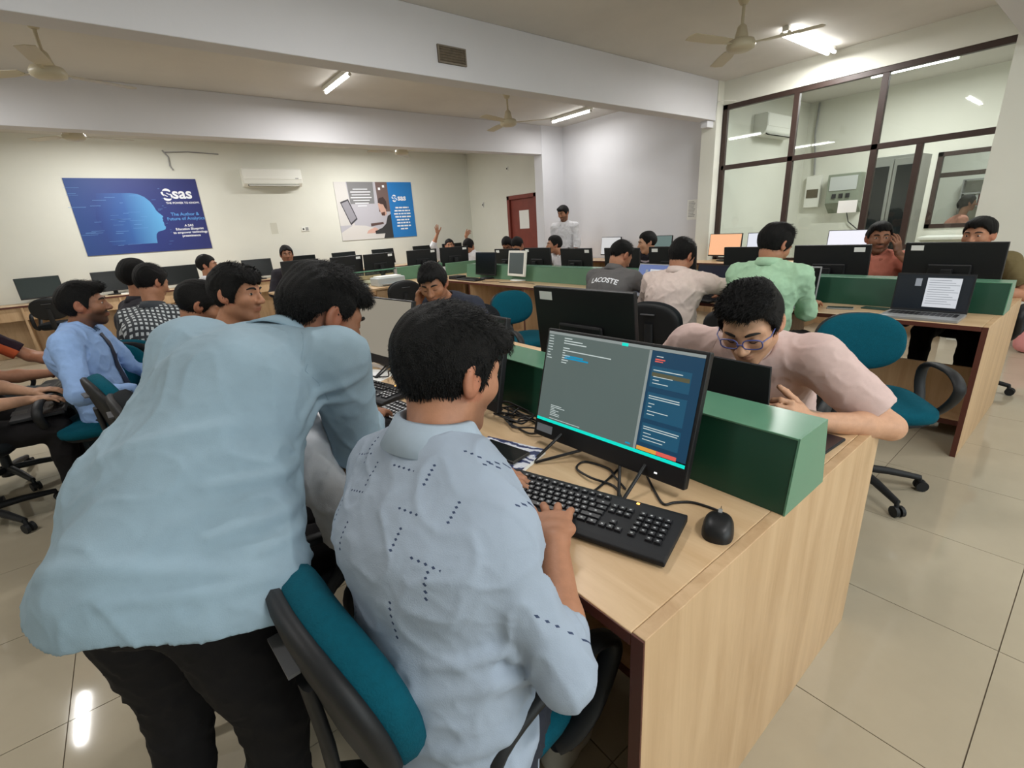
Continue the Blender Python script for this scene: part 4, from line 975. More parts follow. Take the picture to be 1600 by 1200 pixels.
class HeadP:
    """sculpted head in its own frame: x right, y forward, z up, centre at mid head height"""
    def __init__(s, c, F, sc=1.0, k=.03, jaw=1.0): s.c, s.F, s.s, s.k, s.jaw = np.asarray(c, np.float32), F, sc, k, jaw
    def box(s): return s.c-.15*s.s, s.c+.15*s.s
    def __call__(s, P):
        q = ((P-s.c) @ s.F.T)/s.s; ax = np.abs(q[:, 0]); Q = np.stack([ax, q[:, 1], q[:, 2]], 1)
        j = s.jaw
        d = Ell((0, -.014, .030), (.074, .094, .086))(q)
        d = smin(d, Ell((0, .018, -.022), (.062*j, .070, .082))(q), .03)
        d = smin(d, Cone((.046*j, .0, -.055), (.012, .058, -.094), .026, .022)(Q), .025)
        d = smin(d, Ell((.036, .052, -.018), (.030, .030, .030))(Q), .02)
        d = smin(d, Cone((.012, .080, .026), (.046, .062, .024), .013, .012)(Q), .014)
        d = smin(d, Cone((0, .086, .018), (0, .108, -.026), .0085, .0125)(q), .012)
        d = smin(d, Ell((.0125, .098, -.030), (.010, .011, .009))(Q), .008)
        d = smax(d, -Ell((.032, .099, .006), (.020, .018, .013))(Q), .012)
        d = smin(d, Ell((.032, .074, .006), (.0135, .0125, .012))(Q), .004)
        d = smin(d, Ell((0, .080, -.053), (.026, .017, .0075))(q), .007)
        d = smin(d, Ell((0, .078, -.066), (.022, .016, .0080))(q), .007)
        e = Ell((.081, -.010, .0), (.011, .024, .034), np.array([[.94, .30, 0], [-.30, .94, 0], [0, 0, 1]]))(Q)
        e = smax(e, -Ell((.094, -.004, .004), (.010, .013, .020))(Q), .006)
        d = smin(d, e, .010)
        return d*s.s

def hand_prims(W_, fx, bz, right, curl=.5, sc=1.0, spread=.12, fingers=None, thumb=None, k=.006):
    fx = unit(fx); bz = np.asarray(bz, np.float32); bz = unit(bz-fx*(bz @ fx)); y = np.cross(bz, fx); sg = 1 if right else -1
    def L(x, yy, z): return W_+(fx*x+y*sg*yy+bz*z)*sc
    out = [ECone(L(.0, 0, 0), L(.035, 0, 0), y, (.027*sc, .036*sc), (.019*sc, .016*sc), .012), ECone(L(.035, 0, 0), L(.078, .0, .002), y, (.036*sc, .038*sc), (.016*sc, .012*sc), .012)]
    ln = (.068, .077, .071, .056); yy = (.030, .010, -.010, -.029); xx = (.080, .085, .081, .072); rr = (.0088, .009, .0086, .0076)
    for i in range(4):
        c = curl if fingers is None else fingers[i]; p = L(xx[i], yy[i], .001); ang = c*.55; sp = (1.5-i)*spread*(1-.5*min(c, 1))
        for j, fr in enumerate((.44, .31, .25)):
            dv = (fx*math.cos(sp)+y*sg*math.sin(sp))*math.cos(ang)-bz*math.sin(ang); q = p+dv*ln[i]*fr*sc
            out.append(Cone(p, q, rr[i]*sc*(1-.08*j), rr[i]*sc*(1-.08*(j+1)), k)); p = q; ang += c*(.75 if j == 0 else .55)
    t = thumb or (.75, .62, -.25); p = L(.018, .026, -.006); d = unit(fx*t[0]+y*sg*t[1]+bz*t[2])
    for j, ln_ in enumerate((.040, .032, .026)):
        q = p+d*ln_*sc; out.append(Cone(p, q, (.0135, .0108, .0098)[j]*sc, (.0112, .0098, .0082)[j]*sc, .008 if j == 0 else k)); p = q; d = unit(d+fx*.28-bz*.10)
    return out

HAIRLINE_A = np.radians([0, 30, 48, 62, 72, 84, 100, 118, 140, 180]); HL = {
    'short': np.array([.066, .062, .050, .030, -.022, -.012, .004, -.040, -.075, -.085]),
    'low': np.array([.058, .058, .048, .026, -.030, -.014, .002, -.060, -.110, -.124]),
    'high': np.array([.078, .074, .060, .036, -.012, -.006, .008, -.035, -.070, -.080]),
    'fade': np.array([.060, .060, .052, .036, .004, .010, .018, .000, -.030, -.040]),
    'long': np.array([.054, .050, .038, .016, -.036, -.040, -.036, -.065, -.095, -.105])}
class HairF:
    def __init__(s, c, F, sc=1.0, thick=.012, line='short', tufts=(), seed=0, rough=.0006, lumpy=.004):
        s.c, s.F, s.s, s.t, s.l, s.tu, s.seed, s.rough, s.lumpy = np.asarray(c, np.float32), F, sc, thick, HL[line], tufts, seed, rough, lumpy
    def bounds(s): return s.c-.17*s.s, s.c+.17*s.s
    def __call__(s, P, margin=None):
        q = ((P-s.c) @ s.F.T)/s.s; t = s.t
        d = Ell((0, -.014, .032), (.075+t, .095+t, .087+t*1.15))(q)
        for c, r in s.tu: d = smin(d, Ell(c, r)(q), .022)
        fl = q[:, 0]*1.0+.35*np.sin(q[:, 1]*22+s.seed)*.05
        d = d-s.lumpy*noise3(q, 34, s.seed)-s.rough*np.sin(fl*310+2.5*np.sin(q[:, 1]*45+s.seed)+2.*np.sin(q[:, 2]*40))
        ph = np.arctan2(np.abs(q[:, 0]), q[:, 1]); hl = np.interp(ph, HAIRLINE_A, s.l)+.005*np.sin(q[:, 0]*120+s.seed*3)+.003*np.sin(q[:, 0]*310)+.004*np.sin(q[:, 1]*110+s.seed)
        return (smax(d, (hl-q[:, 2])*.75, .010)*s.s).astype(np.float32)

SKIN_MAT = mat('skin', rgb(160, 112, 84), .52, attr='Col', noise=.10, nscale=55, bump=.06, bscale=320, spec=.35)
M_hair = mat('black_hair', rgb(12, 11, 11), .6, noise=.35, nscale=160, spec=.22, bump=.6, bscale=420)
M_eye = mat('eye_white', rgb(206, 200, 192), .25); M_iris = mat('iris_dark', rgb(24, 15, 11), .12)
M_brow = mat('brow_hair', rgb(22, 17, 15), .8)
SKINS = {'brown': (172, 122, 94), 'dark': (142, 98, 74), 'light': (198, 152, 122)}

def person(label, pelvis, neck, face, head, hface, hup=(0, 0, 1), arms=None, legs=None, shirt=None, sleeve='long', trousers=None, skin='brown', hair=None, beard=.0, eyes=True,
           res=(.007, .010, .014, .0045), width=1.0, shirt_ex=None, wrinkle=(.003, 13), folds=None, collar=True, hem=None, shoes=True, sh_drop=.055, sh_w=.182, hs=1.0, tuck=True, seat=True, look=None, twist=0, belly=0, neck_r=.054, strands=0, uv=None, mouth=True, arm_l=(.29, .26), sleeve_r=0.0, shoe_m=None, watch=None, patch=False, sh_off=None, seams=None):
    """pelvis/neck/head centres, facing vectors in world metres; arms = {'R': (wrist, pole, finger_dir, back_dir, curl), 'L': ...}; legs = {'R': (knee, ankle), 'L': ...}"""
    rs = res; pelvis, neck, head = V3(*pelvis), V3(*neck), V3(*head)
    face = unit((face[0], face[1], 0)); r_ = unit((face[1], -face[0], 0)); ax = unit(neck-pelvis); fw = unit(np.cross(ax, r_))
    tw = np.radians(twist); rs_ = unit(r_*math.cos(tw)+fw*math.sin(tw))   # shoulder line
    org = V3(pelvis[0], pelvis[1], 0)
    bk = -fw
    waist = pelvis*.68+neck*.32+bk*.012; chest = pelvis*.30+neck*.70+bk*.022
    shp = {'R': neck-ax*sh_drop+rs_*sh_w*width, 'L': neck-ax*sh_drop-rs_*sh_w*width}
    for k_, v_ in (sh_off or {}).items(): shp[k_] = shp[k_]+V3(*v_)
    Fh = head_frame(hface, hup)
    # ---------------- body (skin)
    hd = HeadP(head, Fh, hs)
    npt = head+(Fh[2]*-.055+Fh[1]*-.018)*hs
    prims = [Cone(neck-ax*.03, npt, neck_r*1.04, neck_r*.98, .02), hd, Cone(pelvis+ax*.05, neck-ax*.05, .05, .05, .03)]
    AR = {}
    arms = arms or {}
    for sd in 'RL':
        S = shp[sd]; prims.append(Cone(neck-ax*.05, S, .04, .04, .03))
        if sd not in arms: continue
        a = arms[sd]; E_, W_ = ik(S, a[0], arm_l[0], arm_l[1], a[1]); AR[sd] = (S, E_, W_)
        prims += [Cone(S, E_, .042, .038, .02), Cone(E_, E_+(W_-E_)*.35, .038, .038, .02), Cone(E_+(W_-E_)*.35, W_, .038, .0245, .02)]
        prims += hand_prims(W_, a[2], a[3], sd == 'R', a[4] if len(a) > 4 else .5, **(a[5] if len(a) > 5 else {}))
    V, Q = largest(*polygonise(Field(prims), rs[0]))
    # skin colour
    base = np.array([lin(c) for c in SKINS[skin]]); col = np.tile(base, (len(V), 1))
    q = ((V-head) @ Fh.T)/hs; inh = (np.abs(q) < .16).all(1)
    def mixc(w, c): 
        cc = np.array([lin(x) for x in c]); col[:] = col*(1-w[:, None])+cc*w[:, None]
    ss = lambda x, a, b: np.clip((x-a)/(b-a), 0, 1)**2*(3-2*np.clip((x-a)/(b-a), 0, 1))
    lip = np.exp(-((q[:, 0]/.024)**4+((q[:, 2]+.060)/.011)**4))*(q[:, 1] > .06)*inh; mixc(lip*.55, (126, 66, 58))
    bd = inh*(q[:, 1] > -.02)*ss(-q[:, 2], .020, .055)*(1-np.clip(lip*1.3, 0, 1))*ss(q[:, 1], -.01, .03)*(q[:, 2] > -.13)
    mus = inh*np.exp(-((q[:, 0]/.030)**4+((q[:, 2]+.043)/.0075)**4))*(q[:, 1] > .05)
    if beard: mixc(np.clip(bd*beard+mus*beard, 0, .92), (30, 22, 20))
    warm = inh*(np.exp(-((np.abs(q[:, 0])-.08)/.02)**2)*(np.abs(q[:, 1]+.01) < .04)*(np.abs(q[:, 2]) < .04)); mixc(warm*.30, (170, 84, 66))
    if TIMES is not None: TIMES.append((time.time(), label))
    body = to_obj('person', V, Q, SKIN_MAT, None, org, col); body.location = org.tolist(); tag(body, label, 'person')
    def child(name, V_, Q_, m, **kw): return to_obj(name, V_, Q_, m, body, org, **kw)
    def sub(name, mb, m): mb.v = [tuple(np.array(p, np.float32)-org) for p in mb.v]; return mb.build(name, m, body)
    hp = lambda x, y, z: head+(Fh[0]*x+Fh[1]*y+Fh[2]*z)*hs
    # ---------------- eyes and brows
    if eyes:
        lk = unit(look) if look is not None else Fh[1]
        for s in (-1, 1):
            if eyes == 'down':
                sub('eyelash', MB().tube([hp(s*.019, .0845, .0005), hp(s*.026, .0868, -.003), hp(s*.034, .0865, -.0035), hp(s*.044, .080, -.0005)], [.0008, .0014, .0014, .0008], 6), M_brow)
                sub('eyebrow', MB().tube([hp(s*.014, .0935, .026), hp(s*.026, .0925, .0315), hp(s*.040, .0845, .031), hp(s*.051, .071, .024)], [.0036, .0048, .0042, .002], 6), M_brow); continue
            c = hp(.032*s, .0745, .006); mb = MB(); F4 = Matrix((list(Fh[0])+[0], list(Fh[1])+[0], list(Fh[2])+[0], [0, 0, 0, 1])).transposed(); F4.translation = Vector(c.tolist())
            mb.pad(.0125*hs, .0128*hs, .0068*hs if eyes is True else .004*hs, F4, 1, 1, 16, 10); sub('eye', mb, M_eye)
            d = unit(Fh[1]*.9+lk*.5); pc = c+d*.0098*hs
            mb = MB(); Fi = head_frame(d); F5 = Matrix((list(Fi[0])+[0], list(Fi[1])+[0], list(Fi[2])+[0], [0, 0, 0, 1])).transposed(); F5.translation = Vector(pc.tolist())
            mb.pad(.0060*hs, .0040*hs, .0058*hs, F5, 1, 1, 12, 8); sub('iris', mb, M_iris)
            b = MB().tube([hp(s*.014, .0935, .026), hp(s*.026, .0925, .0315), hp(s*.040, .0845, .031), hp(s*.051, .071, .024)], [.0036, .0048, .0042, .002], 6); sub('eyebrow', b, M_brow)
    # ---------------- hair
    hair = dict(hair or {}); hf = HairF(head, Fh, hs, **hair); HV, HQ = largest(*polygonise(hf, rs[3], hf.bounds(), 6)); ho = child('hair', HV, HQ, M_hair)
    if strands: add_strands(ho, HV, HQ, head, Fh, strands, org, hs, body)
    # ---------------- shirt
    if shirt is not None:
        o_ = .014; wd = width
        ch = [ECone(pelvis-ax*.02, waist, r_, ((.168+belly)*wd+o_, (.150+belly)*wd+o_), (.118+belly+o_, .108+belly+o_), .04), ECone(waist, chest, rs_+r_, ((.150+belly)*wd+o_, .172*wd+o_), (.108+belly+o_, .120+o_), .04), ECone(chest, neck-ax*.065, rs_, (.172*wd+o_, .135*wd+o_), (.120+o_, .085+o_), .04)]
        for sd in 'RL': ch.append(Cone(neck-ax*.022+(shp[sd]-neck)*.2, shp[sd]-ax*.004, .052+o_*.6, .056+o_*.6, .045))
        cuts = []
        for sd in AR:
            S, E_, W_ = AR[sd]; sr = sleeve_r
            ch += [Cone(S, E_, .056+o_*.6+sr, .047+o_*.5+sr, .035)]
            slv = sleeve if isinstance(sleeve, str) else sleeve[sd]
            if slv == 'long': end = E_+(W_-E_)*.93; ch += [Cone(E_, end, .046+o_*.5+sr, .036+o_*.3, .03)]; cuts.append((end, unit(W_-E_), .031))
            elif slv == 'rolled': end = E_+(W_-E_)*.34; ch += [Cone(E_, end, .048+o_*.6+sr, .050+o_*.4+sr, .03)]; cuts.append((end, unit(W_-E_), .041+min(sr, 0)))
            elif slv == '3q': end = E_+(W_-E_)*.62; ch += [Cone(E_, end, .048+o_*.5+sr, .042+o_*.4+sr, .03)]; cuts.append((end, unit(W_-E_), .034+min(sr, 0)))
            else: end = S+(E_-S)*.80; cuts.append((end, unit(E_-S), .042+sr*.8))
        if shirt_ex: ch += shirt_ex
        seed = float(pelvis[0]*7+pelvis[1]*3)
        lowcut = pelvis-ax*(.05 if tuck else .13); hemc = hem
        fo = None
        if folds:
            ff = Field(ch); fi = []
            for pl, w_, h_ in folds:
                p = np.array(pl, np.float32)
                # resample, then drop the polyline on to the cloth surface
                t = np.linspace(0, len(p)-1, 9); p = np.stack([np.interp(t, np.arange(len(p)), p[:, c]) for c in range(3)], 1).astype(np.float32)
                for _ in range(12):
                    e = 2e-3; d0 = ff(p); gr = np.stack([ff(p+np.eye(3, dtype=np.float32)[c]*e)-d0 for c in range(3)], 1)/e; p = (p-d0[:, None]*gr/np.maximum((gr**2).sum(1), .15)[:, None]).astype(np.float32)
                fi.append((p, w_, h_))
            fo = Folds(fi)
        inner_hem = None
        def post(P, d):
            d = d-cloth(P, seed, wrinkle[0], wrinkle[1])
            if fo: d = d-fo(P)
            d = smax(d, -Cone(neck-ax*.035, neck+unit(npt-neck)*.25, neck_r*1.12, neck_r*1.5)(P), .006)
            for e, n_, rin in cuts:
                i = np.flatnonzero(np.abs(P[:, 0]-e[0]) < .16); i = i[((P[i]-e)**2).sum(1) < .16**2]
                if len(i):
                    w = (P[i]-e) @ n_; x = np.maximum(d[i], w)
                    x = np.maximum(x, -Cone(e-n_*.03, e+n_*.1, rin, rin)(P[i])); d[i] = x
            if hemc is not None: d = hemc(P, d)
            else: d = np.maximum(d, (lowcut-P) @ ax)
            return d.astype(np.float32)
        Vs, Qs = polygonise(Field(ch, post), rs[1]); Vs, Qs = largest(Vs, Qs)
        kw = {}
        if uv: kw['uv'] = np.stack([(Vs-pelvis) @ rs_, (Vs-pelvis) @ (ax+fw*.85), (Vs-pelvis) @ fw], 1)
        so = child('shirt', Vs, Qs, shirt, **kw)
        if seams:
            ff = Field(ch, lambda P, d: (d-cloth(P, seed, wrinkle[0], wrinkle[1])-(fo(P) if fo else 0)).astype(np.float32))
            for sp_ in seams:
                p = np.array(sp_, np.float32); t = np.linspace(0, len(p)-1, 26); p = np.stack([np.interp(t, np.arange(len(p)), p[:, c]) for c in range(3)], 1).astype(np.float32)
                for _ in range(14):
                    e = 2e-3; d0 = ff(p); gr = np.stack([ff(p+np.eye(3, dtype=np.float32)[c]*e)-d0 for c in range(3)], 1)/e; p = (p-d0[:, None]*gr/np.maximum((gr**2).sum(1), .15)[:, None]).astype(np.float32)
                sub('seam', MB().tube([tuple(x) for x in p], .0009, 5), mat('seam_thread', rgb(128, 152, 166), .8))
        if collar:
            up_ = unit(unit(npt-neck)*.55+ax*.6); cpt = neck-ax*.012; frontd = fw
            mb = MB(); vs = []; n = 40; fl = .030
            for i in range(n):
                a = 2*PI*(i+.5)/n*.93+PI*.07; ca, sa = math.cos(a), math.sin(a)   # opening at the front (a = 0)
                dr_ = frontd*ca+rs_*sa; open_ = max(0, 1-min(a, 2*PI-a)/1.2)
                rad = neck_r*1.10
                top = cpt+dr_*(rad*.99+.003)+up_*(.060-.052*open_); mid = cpt+dr_*(rad*1.08+.006)+up_*(.058-.053*open_); bot = cpt+dr_*(rad*1.32+.014+.022*open_)+up_*(.010-.042*open_)
                inn = cpt+dr_*(rad*.96)+up_*(-.03)
                vs += [inn, top, mid, bot, bot-dr_*.006-up_*.002]
            fs = [(5*i+j, 5*i+j+1, 5*i+j+6, 5*i+j+5) for i in range(n-1) for j in range(4)]
            mb.smooth = True; mb.add([tuple(v) for v in vs], fs); sub('collar', mb, shirt if not uv else uv)
        if patch:
            pc = pelvis-fw*.155-ax*.075+r_*.03; c0 = [(-.028, -.008), (.028, -.008), (.028, .008), (-.028, .008)]
            mb = MB(); mb.prism([tuple(pc+r_*a+ax*b) for a, b in c0], tuple(-fw*.004)); sub('label_patch', mb, M_black)
    # ---------------- trousers and shoes
    if legs is not None and trousers is not None:
        pr = [ECone(pelvis-ax*.01, pelvis+ax*.05, r_, (.165*width, .150*width), (.112, .105), .03)]; ftc = []
        for sd, sg in (('R', 1), ('L', -1)):
            kn, an = V3(*legs[sd][0]), V3(*legs[sd][1]); hip = pelvis+r_*.088*sg*width
            pr += [Cone(hip, kn, .092, .068, .03), Cone(kn, an, .066, .052, .02)]; ftc.append((kn, an))
        def postt(P, d):
            d = d-cloth(P, 5.+float(pelvis[0]), .005, 17); zz = min(a[1][2] for a in ftc); return np.maximum(d, (zz-.03-P[:, 2])).astype(np.float32)
        Vt, Qt = largest(*polygonise(Field(pr, postt), rs[2])); child('trousers', Vt, Qt, trousers)
        if shoes:
            for sd, (kn, an) in zip('RL', ftc):
                dv = legs[sd][2] if len(legs[sd]) > 2 else face; dv = unit((dv[0], dv[1], 0)); g = V3(an[0], an[1], 0)
                sp = [Cone(g-dv*.03+V3(0, 0, .045), g+dv*.06+V3(0, 0, .05), .045, .047, .02), Cone(g+dv*.06+V3(0, 0, .04), g+dv*.16+V3(0, 0, .032), .045, .034, .02), Cone(g-dv*.01+V3(0, 0, .05), an+V3(0, 0, .03), .045, .04, .02)]
                Vq, Qq = polygonise(Field(sp, lambda P, d: np.maximum(d, .002-P[:, 2]).astype(np.float32)), max(.008, rs[2]*.6)); child('shoe', Vq, Qq, shoe_m or M_shoe)
    if watch:
        S, E_, W_ = AR[watch]; dv = unit(W_-E_); a_ = unit(np.cross(dv, (0.3, .2, .9))); b_ = np.cross(dv, a_); c = W_-dv*.012
        sub('wristband', MB().tube([tuple(c+(a_*math.cos(t)+b_*math.sin(t))*.0285) for t in np.linspace(0, 2*PI, 18)[:-1]], .0045, 6, closed=True), mat('wristband_dark', rgb(90, 30, 24), .6))
    return body
M_shoe = mat('dark_shoe', rgb(34, 32, 34), .5)

def add_strands(ho, V, Q, head, Fh, n, org, hs, body):
    q = ((V-head) @ Fh.T)/hs
    e1 = V[Q[:, 1]]-V[Q[:, 0]]; e2 = V[Q[:, 3]]-V[Q[:, 0]]; fn = np.cross(e1, e2); ar = np.linalg.norm(fn, axis=1)+1e-12; fn = fn/ar[:, None]
    cen = V[Q].mean(1); qc = ((cen-head) @ Fh.T)/hs; out = (qc-np.array([0, -.012, .02])); ok = (out/np.linalg.norm(out, axis=1)[:, None] * ((fn) @ Fh.T)).sum(1) > .35
    ii = np.nonzero(ok)[0]; pk = rng.choice(ii, n, p=ar[ii]/ar[ii].sum()); P = cen[pk]; N = fn[pk]; qq = qc[pk]
    # combed forward/down at the sides and back, up-forward on top
    top = np.clip((qq[:, 2]-.06)/.05, 0, 1)[:, None]
    comb = (1-top)*np.array([0, .25, -1.0])+top*np.array([0.25, .8, .15]); comb = comb+rng.normal(0, .16, comb.shape); comb = comb @ Fh
    D = N*.20+comb*.85; D /= np.linalg.norm(D, axis=1)[:, None]; side = np.cross(D, N); side /= np.linalg.norm(side, axis=1)[:, None]+1e-9
    L = rng.uniform(.010, .024, n)[:, None]*(0.7+.5*top); w = rng.uniform(.0006, .0013, n)[:, None]
    a = P-N*.002; b = P+D*L*.55; c = P+D*L-N*.004
    VV = np.stack([a-side*w, a+side*w, b+side*w*.8, b-side*w*.8, c], 1).reshape(-1, 3)-org
    k = np.arange(n)*5; fs = [(i, i+1, i+2, i+3) for i in k]+[(i+3, i+2, i+4) for i in k]
    me = bpy.data.meshes.new('hair_strands'); me.from_pydata(VV.tolist(), [], fs); me.update(); o = link('hair_strands', me, M_hair, body); o['kind'] = 'stuff'

def shirt_mat(name, c, rough=.8, noise=.07, nscale=30, weave=500): return mat(name, rgb(*c), rough, noise=noise, nscale=nscale, bump=.10, bscale=weave, spec=.2)
M_trblk = mat('trousers_black', rgb(26, 24, 25), .85, noise=.2, nscale=20, spec=.2); M_jean = mat('jeans_grey_blue', rgb(72, 86, 92), .85, noise=.15, nscale=40, spec=.2); M_trkhaki = mat('trousers_beige', rgb(190, 176, 162), .85, noise=.06, nscale=20)
M_trnavy = mat('trousers_navy', rgb(32, 36, 48), .85, noise=.15, nscale=20)

def az(d): return (math.cos(R(d)), math.sin(R(d)))
def sit(label, x, y, face, lean=8, head_dir=None, head_tilt=0, hz=None, arms=None, seat_z=.54, pitch=0, hoff=(0, 0), side=0, kneedrop=0, **kw):
    """seated figure: face in degrees (0 = +x), lean forward in degrees; arms: {'R': (dx_forward, dy_right, z, pole, finger, back, curl)} relative to the pelvis in the facing frame"""
    f = np.array([*az(face), 0]); r = np.array([f[1], -f[0], 0]); up = np.array([0, 0, 1.]); pelvis = np.array([x, y, seat_z]); L = .49
    neck = pelvis+(f*math.sin(R(lean))+up*math.cos(R(lean))+r*math.sin(R(side)))*L
    hd = az(face if head_dir is None else head_dir); hv = np.array([hd[0]*math.cos(R(pitch)), hd[1]*math.cos(R(pitch)), -math.sin(R(pitch))])
    head = neck+up*.122+f*(.02+.07*math.sin(R(lean)))+hv*.01+f*hoff[0]+r*hoff[1]
    if hz is not None: head[2] = hz
    hr = np.cross(hv, up); hup = up*math.cos(R(head_tilt))+hr*math.sin(R(head_tilt))
    A = {}
    for sd, a in (arms or {}).items():
        s = 1 if sd == 'R' else -1
        w = pelvis*np.array([1, 1, 0])+f*a[0]+r*a[1]*s+up*a[2]; T = lambda v: f*v[0]+r*v[1]*s+up*v[2]
        A[sd] = (w, T(a[3]), T(a[4]), T(a[5]), a[6] if len(a) > 6 else .5)
    legs = {}
    for sd, s in (('R', 1), ('L', -1)):
        kn = pelvis+f*.41+r*s*.13+up*(-.04-kneedrop); an = pelvis*np.array([1, 1, 0])+f*(.40)+r*s*.13+up*.10; legs[sd] = (kn, an)
    return person(label, pelvis, neck, f, head, hv, hup, A, legs, **kw)
DESK_ARMS = {'R': (.40, .16, .80, (-.2, .8, -.6), (1, -.15, -.05), (0, 0, 1), .55), 'L': (.40, .16, .80, (-.2, .8, -.6), (1, -.15, -.05), (0, 0, 1), .55)}
LAP_ARMS = {'R': (.30, .12, .62, (-.3, .8, -.5), (1, -.4, -.1), (0, .1, 1), .6), 'L': (.30, .12, .62, (-.3, .8, -.5), (1, -.4, -.1), (0, .1, 1), .6)}
# ------------------------------------------------------------------ patterned cloth
class N_:
    nt = None
    def __init__(s, k): s.k = k
    @staticmethod
    def op(o, *a):
        n = N_.nt.nodes.new('ShaderNodeMath'); n.operation = o
        for i, x in enumerate(a):
            if isinstance(x, N_): N_.nt.links.new(x.k, n.inputs[i])
            else: n.inputs[i].default_value = x
        return N_(n.outputs[0])
    def __add__(s, o): return N_.op('ADD', s, o)
    def __sub__(s, o): return N_.op('SUBTRACT', s, o)
    def __mul__(s, o): return N_.op('MULTIPLY', s, o)
    def floor(s): return N_.op('FLOOR', s)
    def frac(s): return N_.op('FRACT', s)
    def abs(s): return N_.op('ABSOLUTE', s)
    def lt(s, o): return N_.op('LESS_THAN', s, o)
    def gt(s, o): return N_.op('GREATER_THAN', s, o)
def pattern_cloth(name, base, ink, fn, attr=True, rough=.8):
    m = bpy.data.materials.new(name); m.use_nodes = True; nt = m.node_tree; N_.nt = nt; b = nt.nodes['Principled BSDF']; b.inputs['Roughness'].default_value = rough; b.inputs['Specular IOR Level'].default_value = .2
    if attr: a = nt.nodes.new('ShaderNodeAttribute'); a.attribute_name = 'puv'; src = a.outputs['Vector']
    else: a = nt.nodes.new('ShaderNodeTexCoord'); src = a.outputs['Object']
    sp = nt.nodes.new('ShaderNodeSeparateXYZ'); nt.links.new(src, sp.inputs[0]); f = fn(N_(sp.outputs[0]), N_(sp.outputs[1]), N_(sp.outputs[2]), nt)
    nz = nt.nodes.new('ShaderNodeTexNoise'); nz.inputs['Scale'].default_value = 14; nz.inputs['Detail'].default_value = 4; nt.links.new(src, nz.inputs['Vector'])
    m0 = nt.nodes.new('ShaderNodeMix'); m0.data_type = 'RGBA'; m0.inputs[6].default_value = base; m0.inputs[7].default_value = tuple(c*.82 for c in base[:3])+(1,); nt.links.new(nz.outputs['Fac'], m0.inputs[0])
    mx = nt.nodes.new('ShaderNodeMix'); mx.data_type = 'RGBA'; nt.links.new(f.k, mx.inputs[0]); nt.links.new(m0.outputs[2], mx.inputs[6]); mx.inputs[7].default_value = ink; nt.links.new(mx.outputs[2], b.inputs['Base Color'])
    n2 = nt.nodes.new('ShaderNodeTexNoise'); n2.inputs['Scale'].default_value = 420; nt.links.new(src, n2.inputs['Vector']); bp = nt.nodes.new('ShaderNodeBump'); bp.inputs['Strength'].default_value = .1; bp.inputs['Distance'].default_value = .01; nt.links.new(n2.outputs['Fac'], bp.inputs['Height']); nt.links.new(bp.outputs[0], b.inputs['Normal'])
    return m
def dots_fn(u, v, w, nt):
    # scattered short rows of stamped diamonds, some rows upright and some level, plus a few thin outlines
    def cells(su, sv, ou, ov, horizontal, prob):
        cu = (u+ou)*(1/su); c0 = (v+ov)*(1/sv)
        if horizontal: cv = c0; iv = cv.floor(); cu = cu+(iv*.37).frac(); iu = cu.floor()
        else: iu = cu.floor(); cv = c0+(iu*.37).frac(); iv = cv.floor()
        wn = nt.nodes.new('ShaderNodeTexWhiteNoise'); wn.noise_dimensions = '2D'; cb = nt.nodes.new('ShaderNodeCombineXYZ'); nt.links.new(iu.k, cb.inputs[0]); nt.links.new(iv.k, cb.inputs[1]); nt.links.new(cb.outputs[0], wn.inputs['Vector'])
        r1 = N_(wn.outputs['Value']); r2 = (r1*17.3).frac(); fu, fv = cu.frac(), cv.frac()
        L, A = (fu, fv) if horizontal else (fv, fu)
        ln = su if horizontal else sv; wd = sv if horizontal else su
        step = (L*(ln/.0105)).frac(); dl = (step-.5).abs()*.0105; da = (A-(r2*.5+.25)).abs()*wd
        return (dl+da).lt(.0030)*L.gt(.15)*L.lt(r2*.25+.45)*r1.lt(prob)
    a = cells(.062, .135, .013, .02, False, .55); b = cells(.14, .075, .05, .045, True, .42)
    return N_.op('MAXIMUM', a, b)
M_print = pattern_cloth('printed_cotton', rgb(164, 176, 192), rgb(58, 70, 96), dots_fn)
M_printc = mat('printed_cotton_collar', rgb(166, 180, 194), .8, noise=.06, nscale=40, spec=.2)
M_check = pattern_cloth('gingham', rgb(216, 222, 224), rgb(26, 30, 40), lambda u, v, w, nt: N_.op('MAXIMUM', (((u+w)*28.0).frac().lt(.45))*1.0, ((v*28.0).frac().lt(.45))*1.0)*.92)
M_denim = shirt_mat('light_blue_cotton', (146, 168, 182), noise=.10, nscale=9)
M_pinksh = shirt_mat('dusty_pink_cotton', (204, 178, 172)); M_greysh = shirt_mat('charcoal_grey_cotton', (100, 98, 98)); M_beige = shirt_mat('beige_pink_cotton', (214, 196, 188)); M_greensh = shirt_mat('mint_green_cotton', (164, 200, 168))
M_whitesh = shirt_mat('white_cotton', (222, 222, 226)); M_bluesh = shirt_mat('sky_blue_cotton', (142, 172, 218)); M_navysh = shirt_mat('dark_navy_jersey', (38, 42, 54)); M_orange = shirt_mat('coral_orange_cotton', (200, 124, 106)); M_olive = shirt_mat('olive_brown_cotton', (104, 92, 62)); M_dark = shirt_mat('dark_cotton', (44, 42, 48))
M_stripe = pattern_cloth('dark_stripes', rgb(32, 32, 40), rgb(170, 160, 170), lambda u, v, w, nt: (v*16.0).frac().lt(.25))
M_maroon = pattern_cloth('maroon_orange_block', rgb(44, 28, 38), rgb(196, 96, 58), lambda u, v, w, nt: v.gt(.33)*v.lt(.47))
FG = (.0042, .0048, .009, .0030); MG = (.0055, .008, .012, .0036); BG = (.0075, .011, .018, .0048)

